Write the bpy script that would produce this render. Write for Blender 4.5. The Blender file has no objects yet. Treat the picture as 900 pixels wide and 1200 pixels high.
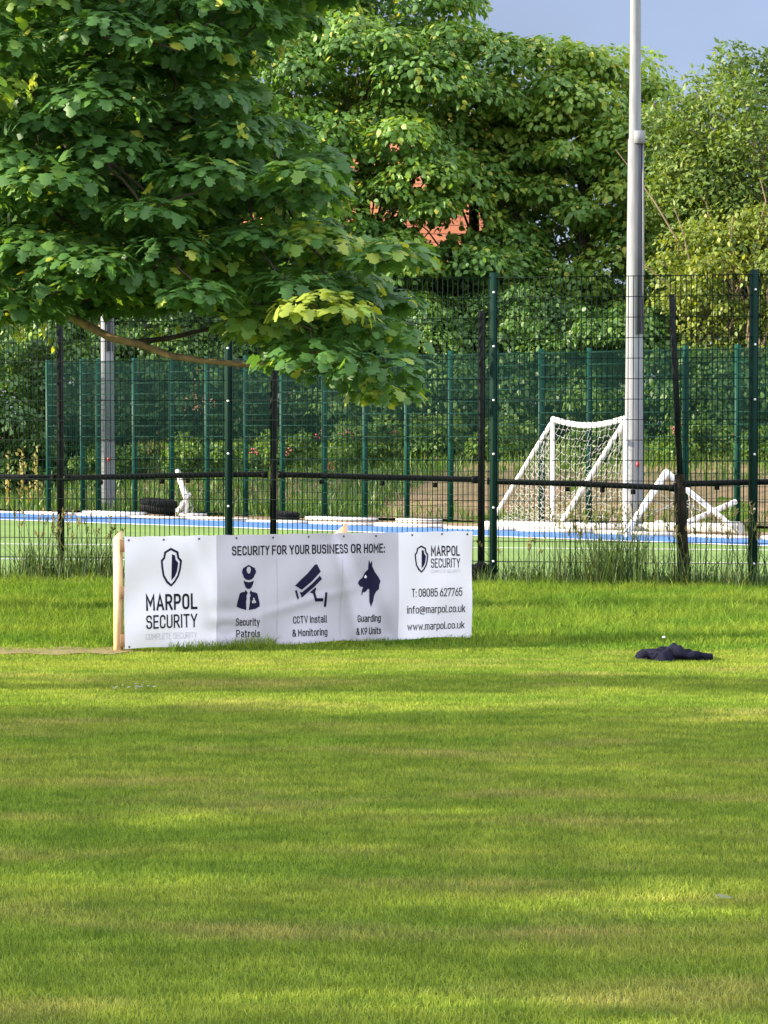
import bpy, bmesh, math, random
import numpy as np
from mathutils import Vector
from mathutils.geometry import intersect_line_plane

random.seed(7)
R = np.random.default_rng(11)
scene = bpy.context.scene
COL = scene.collection
rad = math.radians

# ------------------------------------------------------------------ camera
CAM_H, FPX, TILT = 1.465, 2600.0, math.atan(89 / 2600.0)
cam = bpy.data.cameras.new("camera")
cam_o = bpy.data.objects.new("camera", cam)
COL.objects.link(cam_o)
cam_o.location = (0, 0, CAM_H)
cam_o.rotation_euler = (math.pi / 2 - TILT, 0, 0)
cam.sensor_width = 36
cam.lens = FPX / 1200 * 36
cam.clip_start, cam.clip_end = 0.1, 3000
scene.camera = cam_o

# ------------------------------------------------------------------ light
SUN_AZ, SUN_EL = rad(4), rad(18)            # sun to the left, slightly behind the camera
world = bpy.data.worlds.new("World")
scene.world = world
world.use_nodes = True
wn = world.node_tree.nodes
sky = wn.new("ShaderNodeTexSky")
sky.sky_type = 'NISHITA'
sky.sun_disc = False
sky.sun_elevation = SUN_EL
sky.sun_rotation = math.atan2(-math.cos(SUN_AZ), -math.sin(SUN_AZ))
sky.air_density, sky.dust_density, sky.ozone_density = 1.0, 0.6, 3.0
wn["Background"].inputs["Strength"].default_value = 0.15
# a veil of grey-lavender rain cloud over the clear sky
wt_ = wn.new("ShaderNodeTexCoord"); wm_ = wn.new("ShaderNodeMapping"); wm_.inputs["Scale"].default_value = (1.6, 1.6, 5.0)
wno = wn.new("ShaderNodeTexNoise"); wno.inputs["Scale"].default_value = 2.0; wno.inputs["Detail"].default_value = 5
wr_ = wn.new("ShaderNodeValToRGB")
wr_.color_ramp.elements[0].position, wr_.color_ramp.elements[0].color = 0.30, (0.80, 0.80, 0.80, 1)
wr_.color_ramp.elements[1].position, wr_.color_ramp.elements[1].color = 0.75, (0.95, 0.95, 0.95, 1)
wmx = wn.new("ShaderNodeMix"); wmx.data_type = 'RGBA'; wmx.inputs[7].default_value = (0.85, 1.02, 1.62, 1)
wl = world.node_tree.links
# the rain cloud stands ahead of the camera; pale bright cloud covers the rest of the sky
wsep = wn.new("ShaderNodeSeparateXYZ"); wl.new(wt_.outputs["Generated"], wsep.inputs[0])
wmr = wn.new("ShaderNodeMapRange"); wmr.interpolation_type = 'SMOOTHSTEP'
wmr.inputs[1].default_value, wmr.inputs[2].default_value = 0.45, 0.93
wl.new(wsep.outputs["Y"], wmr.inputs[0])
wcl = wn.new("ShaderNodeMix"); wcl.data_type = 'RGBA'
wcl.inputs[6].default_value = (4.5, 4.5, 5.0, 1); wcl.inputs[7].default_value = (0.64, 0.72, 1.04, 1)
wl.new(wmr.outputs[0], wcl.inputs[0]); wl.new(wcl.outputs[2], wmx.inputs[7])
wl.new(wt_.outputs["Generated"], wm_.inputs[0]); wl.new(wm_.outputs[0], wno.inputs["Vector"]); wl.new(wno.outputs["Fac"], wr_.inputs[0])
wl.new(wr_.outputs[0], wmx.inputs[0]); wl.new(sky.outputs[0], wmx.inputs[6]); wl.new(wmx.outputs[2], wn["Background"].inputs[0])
sun = bpy.data.lights.new("sun", 'SUN')
sun.energy, sun.angle, sun.color = 3.8, rad(0.53), (1.0, 0.88, 0.66)
sun_o = bpy.data.objects.new("sun", sun)
COL.objects.link(sun_o)
SUN_D = Vector((math.cos(SUN_AZ) * math.cos(SUN_EL), math.sin(SUN_AZ) * math.cos(SUN_EL), -math.sin(SUN_EL)))
sun_o.rotation_euler = SUN_D.to_track_quat('-Z', 'Y').to_euler()
sun_o.location = (-30, -8, 20)
vs = scene.view_settings
vs.view_transform, vs.look, vs.exposure, vs.gamma = 'Standard', 'None', 1.88, 1
vs.use_curve_mapping = False
scene.cycles.max_bounces = 6
scene.cycles.transparent_max_bounces = 6

# ------------------------------------------------------------------ helpers
FWD = np.array((0, math.cos(TILT), -math.sin(TILT)))
UP = np.array((0, math.sin(TILT), math.cos(TILT)))
def ray(px, py):
    return np.array((1, 0, 0)) * (px - 450) / FPX + UP * (600 - py) / FPX + FWD
def P(px, py, Y):
    d = ray(px, py)
    return np.array((0, 0, CAM_H)) + d * (Y / d[1])
def G(px, py, z=0.0):
    d = ray(px, py)
    return np.array((0, 0, CAM_H)) + d * ((z - CAM_H) / d[2])
def proj(p):
    p = np.atleast_2d(p) - np.array((0, 0, CAM_H))
    w = p @ FWD
    return np.stack([450 + FPX * p[:, 0] / w, 600 - FPX * (p @ UP) / w], 1)

def tag(o, label=None, cat=None, group=None, kind=None):
    if label: o["label"] = label
    if cat: o["category"] = cat
    if group: o["group"] = group
    if kind: o["kind"] = kind
    return o
def thing(name, label, cat, loc, group=None):
    o = bpy.data.objects.new(name, None)
    o.empty_display_size = 0.2
    COL.objects.link(o)
    o.location = tuple(float(v) for v in loc)
    return tag(o, label, cat, group)

def make_mesh(name, V, faces, smooth=False):
    """V (n,3); faces: list of int arrays (m,k)"""
    me = bpy.data.meshes.new(name)
    V = np.asarray(V, dtype=np.float32)
    me.vertices.add(len(V))
    me.vertices.foreach_set("co", V.ravel())
    loops = np.concatenate([np.asarray(f).ravel() for f in faces]).astype(np.int32)
    tot = np.concatenate([np.full(len(f), np.asarray(f).shape[1]) for f in faces]).astype(np.int32)
    start = np.concatenate([[0], np.cumsum(tot)[:-1]]).astype(np.int32)
    me.loops.add(len(loops))
    me.loops.foreach_set("vertex_index", loops)
    me.polygons.add(len(tot))
    me.polygons.foreach_set("loop_start", start)
    me.polygons.foreach_set("loop_total", tot)
    if smooth:
        me.polygons.foreach_set("use_smooth", np.ones(len(tot), dtype=bool))
    me.update(calc_edges=True)
    return me

def root_loc(o):
    while o.parent: o = o.parent
    return np.array(o.location)

class MB:
    def __init__(s): s.V, s.F, s.n = [], {}, 0
    def add(s, V, faces):
        V = np.asarray(V, float).reshape(-1, 3)
        for f in faces:
            f = np.asarray(f)
            if f.ndim == 1: f = f[None]
            s.F.setdefault(f.shape[1], []).append(f + s.n)
        s.V.append(V); s.n += len(V)
        return s
    def box(s, a, b, w, d=None, side=None):
        """bar from a to b with rectangular section w x d"""
        a, b = np.array(a, float), np.array(b, float)
        d = w if d is None else d
        t = b - a; t = t / np.linalg.norm(t)
        if side is None: side = np.array((1, 0, 0)) if abs(t[0]) < 0.9 else np.array((0, 1, 0))
        u = np.array(side, float) - t * np.dot(side, t); u /= np.linalg.norm(u)
        v = np.cross(t, u)
        V = [e + u * i * w / 2 + v * j * d / 2 for e in (a, b) for i, j in ((-1, -1), (1, -1), (1, 1), (-1, 1))]
        return s.add(V, [[(0, 3, 2, 1), (4, 5, 6, 7), (0, 1, 5, 4), (1, 2, 6, 5), (2, 3, 7, 6), (3, 0, 4, 7)]])
    def tube(s, pts, r, n=8, caps=True):
        pts = np.asarray(pts, float)
        r = np.broadcast_to(np.asarray(r, float), (len(pts),))
        t = np.gradient(pts, axis=0)
        t /= np.linalg.norm(t, axis=1)[:, None] + 1e-9
        ref = np.array((0, 0, 1.0)) if abs(t[:, 2]).mean() < 0.8 else np.array((1.0, 0, 0))
        u = np.cross(t, ref); u /= np.linalg.norm(u, axis=1)[:, None] + 1e-9
        v = np.cross(t, u)
        a = np.arange(n) * 2 * math.pi / n
        V = pts[:, None] + r[:, None, None] * (u[:, None] * np.cos(a)[None, :, None] + v[:, None] * np.sin(a)[None, :, None])
        k = len(pts)
        i, j = np.meshgrid(np.arange(k - 1), np.arange(n), indexing='ij')
        q = np.stack([i * n + j, i * n + (j + 1) % n, (i + 1) * n + (j + 1) % n, (i + 1) * n + j], -1).reshape(-1, 4)
        F = [q]
        if caps: F += [np.arange(n)[::-1][None], (np.arange(n) + (k - 1) * n)[None]]
        return s.add(V.reshape(-1, 3), F)
    def build(s, name, mat, parent=None, smooth=False, kind=None):
        V = np.concatenate(s.V)
        if parent is not None: V = V - root_loc(parent)
        me = make_mesh(name, V, [np.concatenate(f) for f in s.F.values()], smooth)
        if smooth: me.set_sharp_from_angle(angle=rad(55))
        me.materials.append(mat)
        o = bpy.data.objects.new(name, me)
        COL.objects.link(o)
        if parent is not None: o.parent = parent
        if kind: o["kind"] = kind
        return o

# ------------------------------------------------------------------ materials
def new_mat(name):
    m = bpy.data.materials.new(name); m.use_nodes = True
    return m, m.node_tree.nodes, m.node_tree.links, m.node_tree.nodes["Principled BSDF"]
def rgba(c): return (c[0], c[1], c[2], 1)
def plain(name, c, rough=0.6, var=0.25, scale=6.0, c2=None, bump=0.0, metal=0.0, stretch=None, bscale=None):
    m, N, L, b = new_mat(name)
    tc = N.new("ShaderNodeTexCoord")
    no = N.new("ShaderNodeTexNoise"); no.inputs["Scale"].default_value = scale; no.inputs["Detail"].default_value = 8
    src = tc.outputs["Object"]
    if stretch:
        mp = N.new("ShaderNodeMapping"); mp.inputs["Scale"].default_value = stretch
        L.new(src, mp.inputs[0]); src = mp.outputs[0]
    L.new(src, no.inputs["Vector"])
    cr = N.new("ShaderNodeValToRGB")
    cr.color_ramp.elements[0].position, cr.color_ramp.elements[1].position = 0.3, 0.7
    if c2 is None:
        cr.color_ramp.elements[0].color = rgba([v * (1 - var) for v in c])
        cr.color_ramp.elements[1].color = rgba([min(1, v * (1 + var)) for v in c])
    else:
        cr.color_ramp.elements[0].color, cr.color_ramp.elements[1].color = rgba(c), rgba(c2)
    L.new(no.outputs["Fac"], cr.inputs[0]); L.new(cr.outputs[0], b.inputs["Base Color"])
    b.inputs["Roughness"].default_value = rough; b.inputs["Metallic"].default_value = metal
    if max(c) < 0.09: b.inputs["Specular IOR Level"].default_value = 0.10
    if bump:
        n2 = N.new("ShaderNodeTexNoise"); n2.inputs["Scale"].default_value = bscale or scale * 4; n2.inputs["Detail"].default_value = 6
        L.new(src, n2.inputs["Vector"])
        bp = N.new("ShaderNodeBump"); bp.inputs["Strength"].default_value = bump; bp.inputs["Distance"].default_value = 0.02
        L.new(n2.outputs["Fac"], bp.inputs["Height"]); L.new(bp.outputs[0], b.inputs["Normal"])
    return m
def leaf_mat(name, stops, trans=0.35, rough=0.42, spec=0.5):
    """colour from the per-leaf attribute 'tint'; light passes through the blade"""
    m, N, L, b = new_mat(name)
    at = N.new("ShaderNodeAttribute"); at.attribute_name = "tint"
    cr = N.new("ShaderNodeValToRGB")
    els = cr.color_ramp.elements
    els[0].position, els[0].color = stops[0][0], rgba(stops[0][1])
    els[1].position, els[1].color = stops[-1][0], rgba(stops[-1][1])
    for p, c in stops[1:-1]:
        e = els.new(p); e.color = rgba(c)
    L.new(at.outputs["Fac"], cr.inputs[0]); L.new(cr.outputs[0], b.inputs["Base Color"])
    b.inputs["Roughness"].default_value = rough
    b.inputs["Specular IOR Level"].default_value = spec
    tr = N.new("ShaderNodeBsdfTranslucent")
    mx0 = N.new("ShaderNodeMix"); mx0.data_type = 'RGBA'; mx0.blend_type = 'MULTIPLY'; mx0.inputs[0].default_value = 1
    L.new(cr.outputs[0], mx0.inputs[6]); mx0.inputs[7].default_value = (1.9, 1.7, 0.7, 1)
    L.new(mx0.outputs[2], tr.inputs[0])
    mx = N.new("ShaderNodeMixShader"); mx.inputs[0].default_value = trans
    L.new(b.outputs[0], mx.inputs[1]); L.new(tr.outputs[0], mx.inputs[2])
    L.new(mx.outputs[0], N["Material Output"].inputs[0])
    return m

# a grass sward: patches and mowing bands in world space (growth, dry spots), plus blade-to-blade tint
def sward_mat(name, lush, mid, dry, trans=0.3, bands=(0.35, 2.2), per_blade=True, dry_at=0.62):
    m, N, L, b = new_mat(name)
    tc = N.new("ShaderNodeTexCoord")
    def noise(sc, mapping, detail=5):
        mp = N.new("ShaderNodeMapping"); mp.inputs["Scale"].default_value = mapping
        L.new(tc.outputs["Object"], mp.inputs[0])
        n = N.new("ShaderNodeTexNoise"); n.inputs["Scale"].default_value = sc; n.inputs["Detail"].default_value = detail
        L.new(mp.outputs[0], n.inputs["Vector"]); return n.outputs["Fac"]
    def ramp(src, p0, p1, c0, c1):
        r = N.new("ShaderNodeValToRGB")
        r.color_ramp.elements[0].position, r.color_ramp.elements[1].position = p0, p1
        r.color_ramp.elements[0].color, r.color_ramp.elements[1].color = rgba(c0), rgba(c1)
        L.new(src, r.inputs[0]); return r.outputs[0]
    base = ramp(noise(1.0, (bands[0], bands[1], 0.01)), 0.38, 0.62, lush, mid)
    dryf = ramp(noise(1.7, (0.45, 1.4, 0.01), 7), dry_at - 0.10, dry_at + 0.10, (0, 0, 0), (1, 1, 1))
    mx = N.new("ShaderNodeMix"); mx.data_type = 'RGBA'
    L.new(dryf, mx.inputs[0]); L.new(base, mx.inputs[6]); mx.inputs[7].default_value = rgba(dry)
    col = mx.outputs[2]
    if per_blade:
        at = N.new("ShaderNodeAttribute"); at.attribute_name = "tint"
        var = ramp(at.outputs["Fac"], 0.0, 1.0, (0.50, 0.57, 0.5), (1.50, 1.42, 1.4))
        mv = N.new("ShaderNodeMix"); mv.data_type = 'RGBA'; mv.blend_type = 'MULTIPLY'; mv.inputs[0].default_value = 1
        L.new(var, mv.inputs[6]); L.new(ramp(noise(5.0, (0.8, 1.6, 0.01), 4), 0.36, 0.64, (0.74, 0.80, 0.78), (1.24, 1.18, 1.2)), mv.inputs[7])
        var = mv.outputs[2]
    else:
        var = ramp(noise(60, (1, 1, 1), 4), 0.3, 0.7, (0.6, 0.62, 0.6), (1.3, 1.3, 1.3))
    ml = N.new("ShaderNodeMix"); ml.data_type = 'RGBA'; ml.blend_type = 'MULTIPLY'; ml.inputs[0].default_value = 1
    L.new(col, ml.inputs[6]); L.new(var, ml.inputs[7])
    L.new(ml.outputs[2], b.inputs["Base Color"])
    b.inputs["Roughness"].default_value = 0.7; b.inputs["Specular IOR Level"].default_value = 0.08
    if per_blade:
        tr = N.new("ShaderNodeBsdfTranslucent")
        m2 = N.new("ShaderNodeMix"); m2.data_type = 'RGBA'; m2.blend_type = 'MULTIPLY'; m2.inputs[0].default_value = 1
        L.new(ml.outputs[2], m2.inputs[6]); m2.inputs[7].default_value = (1.5, 1.45, 0.7, 1)
        L.new(m2.outputs[2], tr.inputs[0])
        ms = N.new("ShaderNodeMixShader"); ms.inputs[0].default_value = trans
        L.new(b.outputs[0], ms.inputs[1]); L.new(tr.outputs[0], ms.inputs[2]); L.new(ms.outputs[0], N["Material Output"].inputs[0])
    return m

M = {
    'green_paint': plain("dark_green_paint", (0.006, 0.026, 0.020), 0.75, 0.2, 3),
    'far_green': plain("green_paint", (0.008, 0.055, 0.041), 0.5, 0.2, 3),
    'far_wire': plain("green_wire", (0.006, 0.032, 0.025), 0.8, 0.1, 3),
    'wire': plain("dark_wire", (0.006, 0.016, 0.013), 0.8, 0.1, 3),
    'black': plain("black_paint", (0.012, 0.013, 0.014), 0.5, 0.3, 8),
    'rust': plain("rusty_timber", (0.035, 0.026, 0.018), 0.9, 0.5, 9, bump=0.5),
    'bolt': plain("zinc_bolt", (0.7, 0.7, 0.7), 0.35, 0.1, 3, metal=0.2),
    'galv': plain("galvanised_steel", (0.19, 0.197, 0.215), 0.8, 0.14, 5, metal=0.0, stretch=(3, 3, 0.5)),
    'galv_dark': plain("weathered_steel", (0.06, 0.066, 0.08), 0.7, 0.15, 5, metal=0.0, stretch=(3, 3, 0.5)),
    'red': plain("red_tag", (0.45, 0.05, 0.05), 0.5, 0.1, 3),
    'white': plain("white_paint", (0.66, 0.655, 0.64), 0.45, 0.08, 4),
    'net': plain("white_cord", (0.42, 0.42, 0.39), 0.9, 0.1, 5),
    'whitestuff': plain("pale_concrete", (0.50, 0.485, 0.45), 0.9, 0.2, 7, bump=0.4),
    'stone': plain("pale_stone", (0.5, 0.46, 0.38), 0.9, 0.2, 9, bump=0.4),
    'rubber': plain("tyre_rubber", (0.014, 0.014, 0.016), 0.8, 0.3, 12),
    'wood': plain("pale_timber", (0.62, 0.42, 0.24), 0.7, 0.18, 6, stretch=(6, 6, 1.2), bump=0.15),
    'wood_end': plain("batten_end_grain", (0.12, 0.065, 0.03), 0.8, 0.25, 14),
    'vinyl': plain("white_vinyl", (0.66, 0.645, 0.69), 0.42, 0.02, 2),
    'vinyl_grey': plain("grey_vinyl", (0.41, 0.395, 0.452), 0.42, 0.05, 2),
    'navy': plain("navy_print", (0.010, 0.009, 0.035), 0.45, 0.05, 2),
    'ink': plain("charcoal_print", (0.012, 0.012, 0.018), 0.45, 0.05, 2),
    'pale_ink': plain("pale_grey_print", (0.36, 0.36, 0.40), 0.45, 0.05, 2),
    'eyelet': plain("eyelet_metal", (0.06, 0.06, 0.07), 0.5, 0.1, 3),
    'cloth': plain("navy_cloth", (0.009, 0.009, 0.020), 0.95, 0.35, 14, bump=0.35, bscale=160),
    'bark': plain("tree_bark", (0.055, 0.045, 0.033), 0.9, 0.4, 9, bump=0.6),
    'bark_sunlit': plain("sunlit_bark", (0.23, 0.16, 0.07), 0.9, 0.35, 12, bump=0.4),  # low limb's bark, paler and yellower: sunlight put into the colour
    'twig': plain("dry_twig", (0.22, 0.16, 0.10), 0.9, 0.3, 12),
    'brick': None, 'tile': None,
    'turf': plain("artificial_turf", (0.120, 0.205, 0.034), 0.8, 0.16, 0.8, bump=0.3, bscale=220),
    'blue': plain("blue_surface", (0.050, 0.15, 0.38), 0.7, 0.08, 3, bump=0.2, bscale=200),
    'line': plain("line_paint", (0.72, 0.74, 0.74), 0.7, 0.06, 6),
    'dirt': plain("bare_earth", (0.20, 0.135, 0.075), 0.95, 0.35, 5, bump=0.5),
    'bank': plain("bank_earth", (0.23, 0.155, 0.090), 0.95, c2=(0.15, 0.125, 0.050), scale=0.9, bump=0.6, bscale=14),
    'pink': plain("pink_petal", (0.62, 0.10, 0.16), 0.6, 0.3, 9),
}
def tiles(name, c1, c2, mortar, bw, rh, ms):
    m, N, L, b = new_mat(name)
    tc = N.new("ShaderNodeTexCoord"); mp = N.new("ShaderNodeMapping")
    mp.inputs["Rotation"].default_value = (math.pi / 2, 0, 0)
    L.new(tc.outputs["Object"], mp.inputs[0])
    t = N.new("ShaderNodeTexBrick"); L.new(mp.outputs[0], t.inputs["Vector"])
    t.inputs["Color1"].default_value, t.inputs["Color2"].default_value, t.inputs["Mortar"].default_value = rgba(c1), rgba(c2), rgba(mortar)
    t.inputs["Scale"].default_value = 1; t.inputs["Brick Width"].default_value = bw
    t.inputs["Row Height"].default_value = rh; t.inputs["Mortar Size"].default_value = ms
    L.new(t.outputs["Color"], b.inputs["Base Color"]); b.inputs["Roughness"].default_value = 0.85
    return m
M['brick'] = tiles("red_brick", (0.33, 0.10, 0.05), (0.24, 0.08, 0.045), (0.3, 0.25, 0.2), 0.225, 0.075, 0.01)
M['tile'] = tiles("orange_roof_tile", (0.70, 0.25, 0.105), (0.58, 0.19, 0.08), (0.30, 0.09, 0.045), 3.0, 0.25, 0.02)
LM = {
    'near': leaf_mat("sycamore_leaf", [(0, (0.042, 0.110, 0.030)), (0.55, (0.075, 0.180, 0.042)), (0.82, (0.165, 0.285, 0.048)), (1, (0.36, 0.40, 0.06))], 0.36, 0.5, 0.35),
    'far': leaf_mat("far_sycamore_leaf", [(0, (0.046, 0.118, 0.022)), (0.5, (0.098, 0.210, 0.034)), (0.85, (0.210, 0.325, 0.048)), (1, (0.38, 0.38, 0.06))], 0.36, 0.5),
    'yellow': leaf_mat("yellow_green_leaf", [(0, (0.065, 0.115, 0.016)), (0.5, (0.150, 0.205, 0.026)), (1, (0.30, 0.32, 0.04))], 0.35, 0.55),
    'willow': leaf_mat("narrow_green_leaf", [(0, (0.055, 0.105, 0.018)), (0.5, (0.100, 0.170, 0.026)), (1, (0.20, 0.25, 0.04))], 0.35, 0.55),
    'dark': leaf_mat("dark_shrub_leaf", [(0, (0.032, 0.085, 0.018)), (0.6, (0.070, 0.155, 0.028)), (1, (0.15, 0.25, 0.04))], 0.25, 0.5),
    'bank': leaf_mat("bank_plant_leaf", [(0, (0.050, 0.110, 0.015)), (0.6, (0.090, 0.180, 0.022)), (1, (0.18, 0.26, 0.035))], 0.3, 0.55),
    'purple': leaf_mat("purple_leaf", [(0, (0.05, 0.012, 0.02)), (1, (0.11, 0.02, 0.035))], 0.3, 0.5),
    'shade': leaf_mat("shade_tree_leaf", [(0, (0.028, 0.070, 0.016)), (1, (0.120, 0.190, 0.030))], 0.2, 0.5),
    'stalk': leaf_mat("tall_grass_blade", [(0, (0.026, 0.062, 0.014)), (0.6, (0.066, 0.120, 0.026)), (1, (0.34, 0.25, 0.12))], 0.3, 0.6),
    'litter': leaf_mat("dry_leaf", [(0, (0.13, 0.15, 0.07)), (1, (0.18, 0.19, 0.10))], 0.2, 0.6),
    'stakes': leaf_mat("dry_flower_spike", [(0, (0.16, 0.17, 0.04)), (1, (0.30, 0.26, 0.08))], 0.2, 0.6),
}

# ------------------------------------------------------------------ leaves and blades
def nrm(a): return a / (np.linalg.norm(a, axis=-1, keepdims=True) + 1e-9)
MAPLE = np.array([(0.0, 0.0), (0.02, .20), (-.10, .46), (.20, .36), (.38, .58), (.55, .30), (.74, .34), (1.0, 0.0),
                  (.74, -.34), (.55, -.30), (.38, -.58), (.20, -.36), (-.10, -.46), (.02, -.20)])
OVATE = np.array([(0, 0), (.12, .30), (.45, .36), (1.0, 0), (.45, -.36), (.12, -.30)])
NARROW = np.array([(0, 0), (.35, .13), (1.0, 0), (.35, -.13)])
def leaf_arrays(C, Nn, T, S, shape, rng):
    """C base points, Nn normals, T tip directions (orthogonal), S sizes -> verts, tri faces"""
    k = len(shape)
    n = len(C)
    B = np.cross(Nn, T)
    cx = shape[:, 0].mean()
    pts = np.vstack([[(0.40, 0.0)], shape])
    fold = (0.10 + 0.25 * rng.random(n))[:, None]
    z = -fold * np.abs(pts[:, 1])[None] * 1.0 - 0.22 * (pts[:, 0][None] ** 2) * (0.3 + rng.random(n))[:, None] + 0.06
    V = C[:, None] + S[:, None, None] * (T[:, None] * pts[None, :, 0, None] + B[:, None] * pts[None, :, 1, None] + Nn[:, None] * z[:, :, None])
    i = np.arange(k)
    f = np.stack([np.zeros(k, int), 1 + i, 1 + (i + 1) % k], 1)
    F = (np.arange(n)[:, None, None] * (k + 1) + f[None]).reshape(-1, 3)
    return V.reshape(-1, 3), F, k + 1
def clump_leaves(clumps, count, size, rng, droop=0.6, up=0.7, under=-0.25, spread=0.35, flat=0.6, yellow=0.04, tint_mid=0.42):
    """clumps (m,4): centre + radius; returns C,N,T,S,tint"""
    m = len(clumps)
    idx = np.repeat(np.arange(m), count)
    n = len(idx)
    d = nrm(rng.normal(size=(n, 3)))
    low = d[:, 2] < under
    d[low, 2] *= -1
    r = clumps[idx, 3:4] * (0.45 + 0.6 * rng.random((n, 1)) ** 0.6)
    C = clumps[idx, :3] + d * r * np.array((1, 1, flat))
    o = nrm(d * np.array((1, 1, 1 / flat)))
    Nn = nrm(o * 0.65 + np.array((0, 0, up)) + rng.normal(size=(n, 3)) * spread)
    out = d * np.array((1, 1, 0.2)) + np.array((0, 0, -droop)) + rng.normal(size=(n, 3)) * 0.35
    T = nrm(out - Nn * (out * Nn).sum(1, keepdims=True))
    S = size * (0.5 + 0.75 * rng.random(n))
    ct = rng.normal(0, 0.15, m)
    t = tint_mid + ct[idx] + rng.normal(0, 0.13, n)
    t = np.where(rng.random(n) < yellow, 0.9 + 0.15 * rng.random(n), np.clip(t, 0, 0.85))
    return C, Nn, T, S, t
def build_leaves(name, parts, shape, mat, parent, rng, kind=None):
    C, Nn, T, S, t = parts
    V, F, k = leaf_arrays(C, Nn, T, S, shape, rng)
    if parent is not None: V = V - root_loc(parent)
    me = make_mesh(name, V, [F])
    a = me.attributes.new("tint", 'FLOAT', 'POINT')
    a.data.foreach_set("value", np.repeat(t, k).astype(np.float32))
    me.materials.append(mat)
    o = bpy.data.objects.new(name, me); COL.objects.link(o)
    if parent is not None: o.parent = parent
    if kind: o["kind"] = kind
    return o
def in_poly(p, poly):
    x, y = p[:, 0], p[:, 1]
    inside = np.zeros(len(p), bool)
    j = len(poly) - 1
    for i in range(len(poly)):
        xi, yi = poly[i]; xj, yj = poly[j]
        c = ((yi > y) != (yj > y)) & (x < (xj - xi) * (y - yi) / (yj - yi + 1e-12) + xi)
        inside ^= c; j = i
    return inside
def blades(name, XY, H, W, lean, mat, rng, z=0.0, curve=True, kind='stuff', tint=None, parent=None):
    """grass blades: tapering strips of two segments; XY (n,2) or (n,3)"""
    n = len(XY)
    base = np.column_stack([XY[:, 0], XY[:, 1], np.full(n, z) if XY.shape[1] == 2 else XY[:, 2]])
    a = rng.random(n) * 2 * math.pi
    side = np.column_stack([np.cos(a), np.sin(a), np.zeros(n)])
    b = rng.random(n) * 2 * math.pi
    ld = np.column_stack([np.cos(b), np.sin(b), np.zeros(n)]) * (lean * rng.random(n) * H)[:, None]
    up = np.column_stack([np.zeros(n), np.zeros(n), H])
    hw = (W / 2)[:, None]
    if curve:
        mid = base + up * 0.55 + ld * 0.30
        tip = base + up * (1 - 0.25 * lean * rng.random(n))[:, None] + ld
        V = np.stack([base - side * hw, base + side * hw, mid + side * hw * 0.75, mid - side * hw * 0.75, tip], 1).reshape(-1, 3)
        i = np.arange(n)[:, None] * 5
        F = [i + np.array((0, 1, 2, 3)), i + np.array((3, 2, 4))]; k = 5
    else:
        V = np.stack([base - side * hw, base + side * hw, base + up + ld], 1).reshape(-1, 3)
        F = [np.arange(n)[:, None] * 3 + np.array((0, 1, 2))]; k = 3
    if parent is not None: V = V - root_loc(parent)
    me = make_mesh(name, V, F)
    at = me.attributes.new("tint", 'FLOAT', 'POINT')
    t = rng.random(n) if tint is None else tint
    at.data.foreach_set("value", np.repeat(t, k).astype(np.float32))
    me.materials.append(mat)
    o = bpy.data.objects.new(name, me); COL.objects.link(o)
    if parent is not None: o.parent = parent
    if kind: o["kind"] = kind
    return o

def bezier(a, b, sag, n=8, wob=0.0, rng=None):
    a, b = np.array(a, float), np.array(b, float)
    t = np.linspace(0, 1, n)[:, None]
    c = (a + b) / 2 + np.array((0, 0, sag))
    p = (1 - t) ** 2 * a + 2 * t * (1 - t) * c + t ** 2 * b
    if wob: p[1:-1] += rng.normal(0, wob, (n - 2, 3))
    return p

# ================================================================== GROUND AND PITCH
FA, FB = np.array((-6.5, 42.8)), np.array((4.89, 36.0))       # far fence line
fdir = (FB - FA) / np.linalg.norm(FB - FA)
fnor = np.array((-fdir[1], fdir[0])); fnor = fnor if fnor[1] > 0 else -fnor
def behind(x, y): return (np.asarray(x) - FA[0]) * fnor[0] + (np.asarray(y) - FA[1]) * fnor[1]
def bank_h(x, y):
    t = behind(x, y)
    s = np.clip((t - 0.5) / 4.2, 0, 1); h = 0.95 * s * s * (3 - 2 * s)
    s2 = np.clip((t - 4.5) / 6, 0, 1)
    return h + 0.55 * s2 * s2 * (3 - 2 * s2)
def grid(xs, ys, zf):
    X, Y = np.meshgrid(xs, ys)
    V = np.column_stack([X.ravel(), Y.ravel(), zf(X, Y).ravel()])
    nx = len(xs)
    i, j = np.meshgrid(np.arange(len(ys) - 1), np.arange(nx - 1), indexing='ij')
    a = (i * nx + j).ravel()
    return V, np.column_stack([a, a + 1, a + nx + 1, a + nx])
xs = np.unique(np.concatenate([np.linspace(-600, -22, 20), np.linspace(-22, 22, 60), np.linspace(22, 600, 20)]))
ys = np.unique(np.concatenate([np.linspace(-300, 20, 30), np.linspace(20, 66, 70), np.linspace(66, 1000, 24)]))
V, F = grid(xs, ys, lambda x, y: bank_h(x, y) - 0.02)
M['soil'] = sward_mat("lawn_ground", (0.060, 0.110, 0.012), (0.095, 0.140, 0.016), (0.15, 0.135, 0.04), per_blade=False)
tag(MB().add(V, [F]).build("ground", M['soil'], smooth=True), kind='structure')

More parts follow.
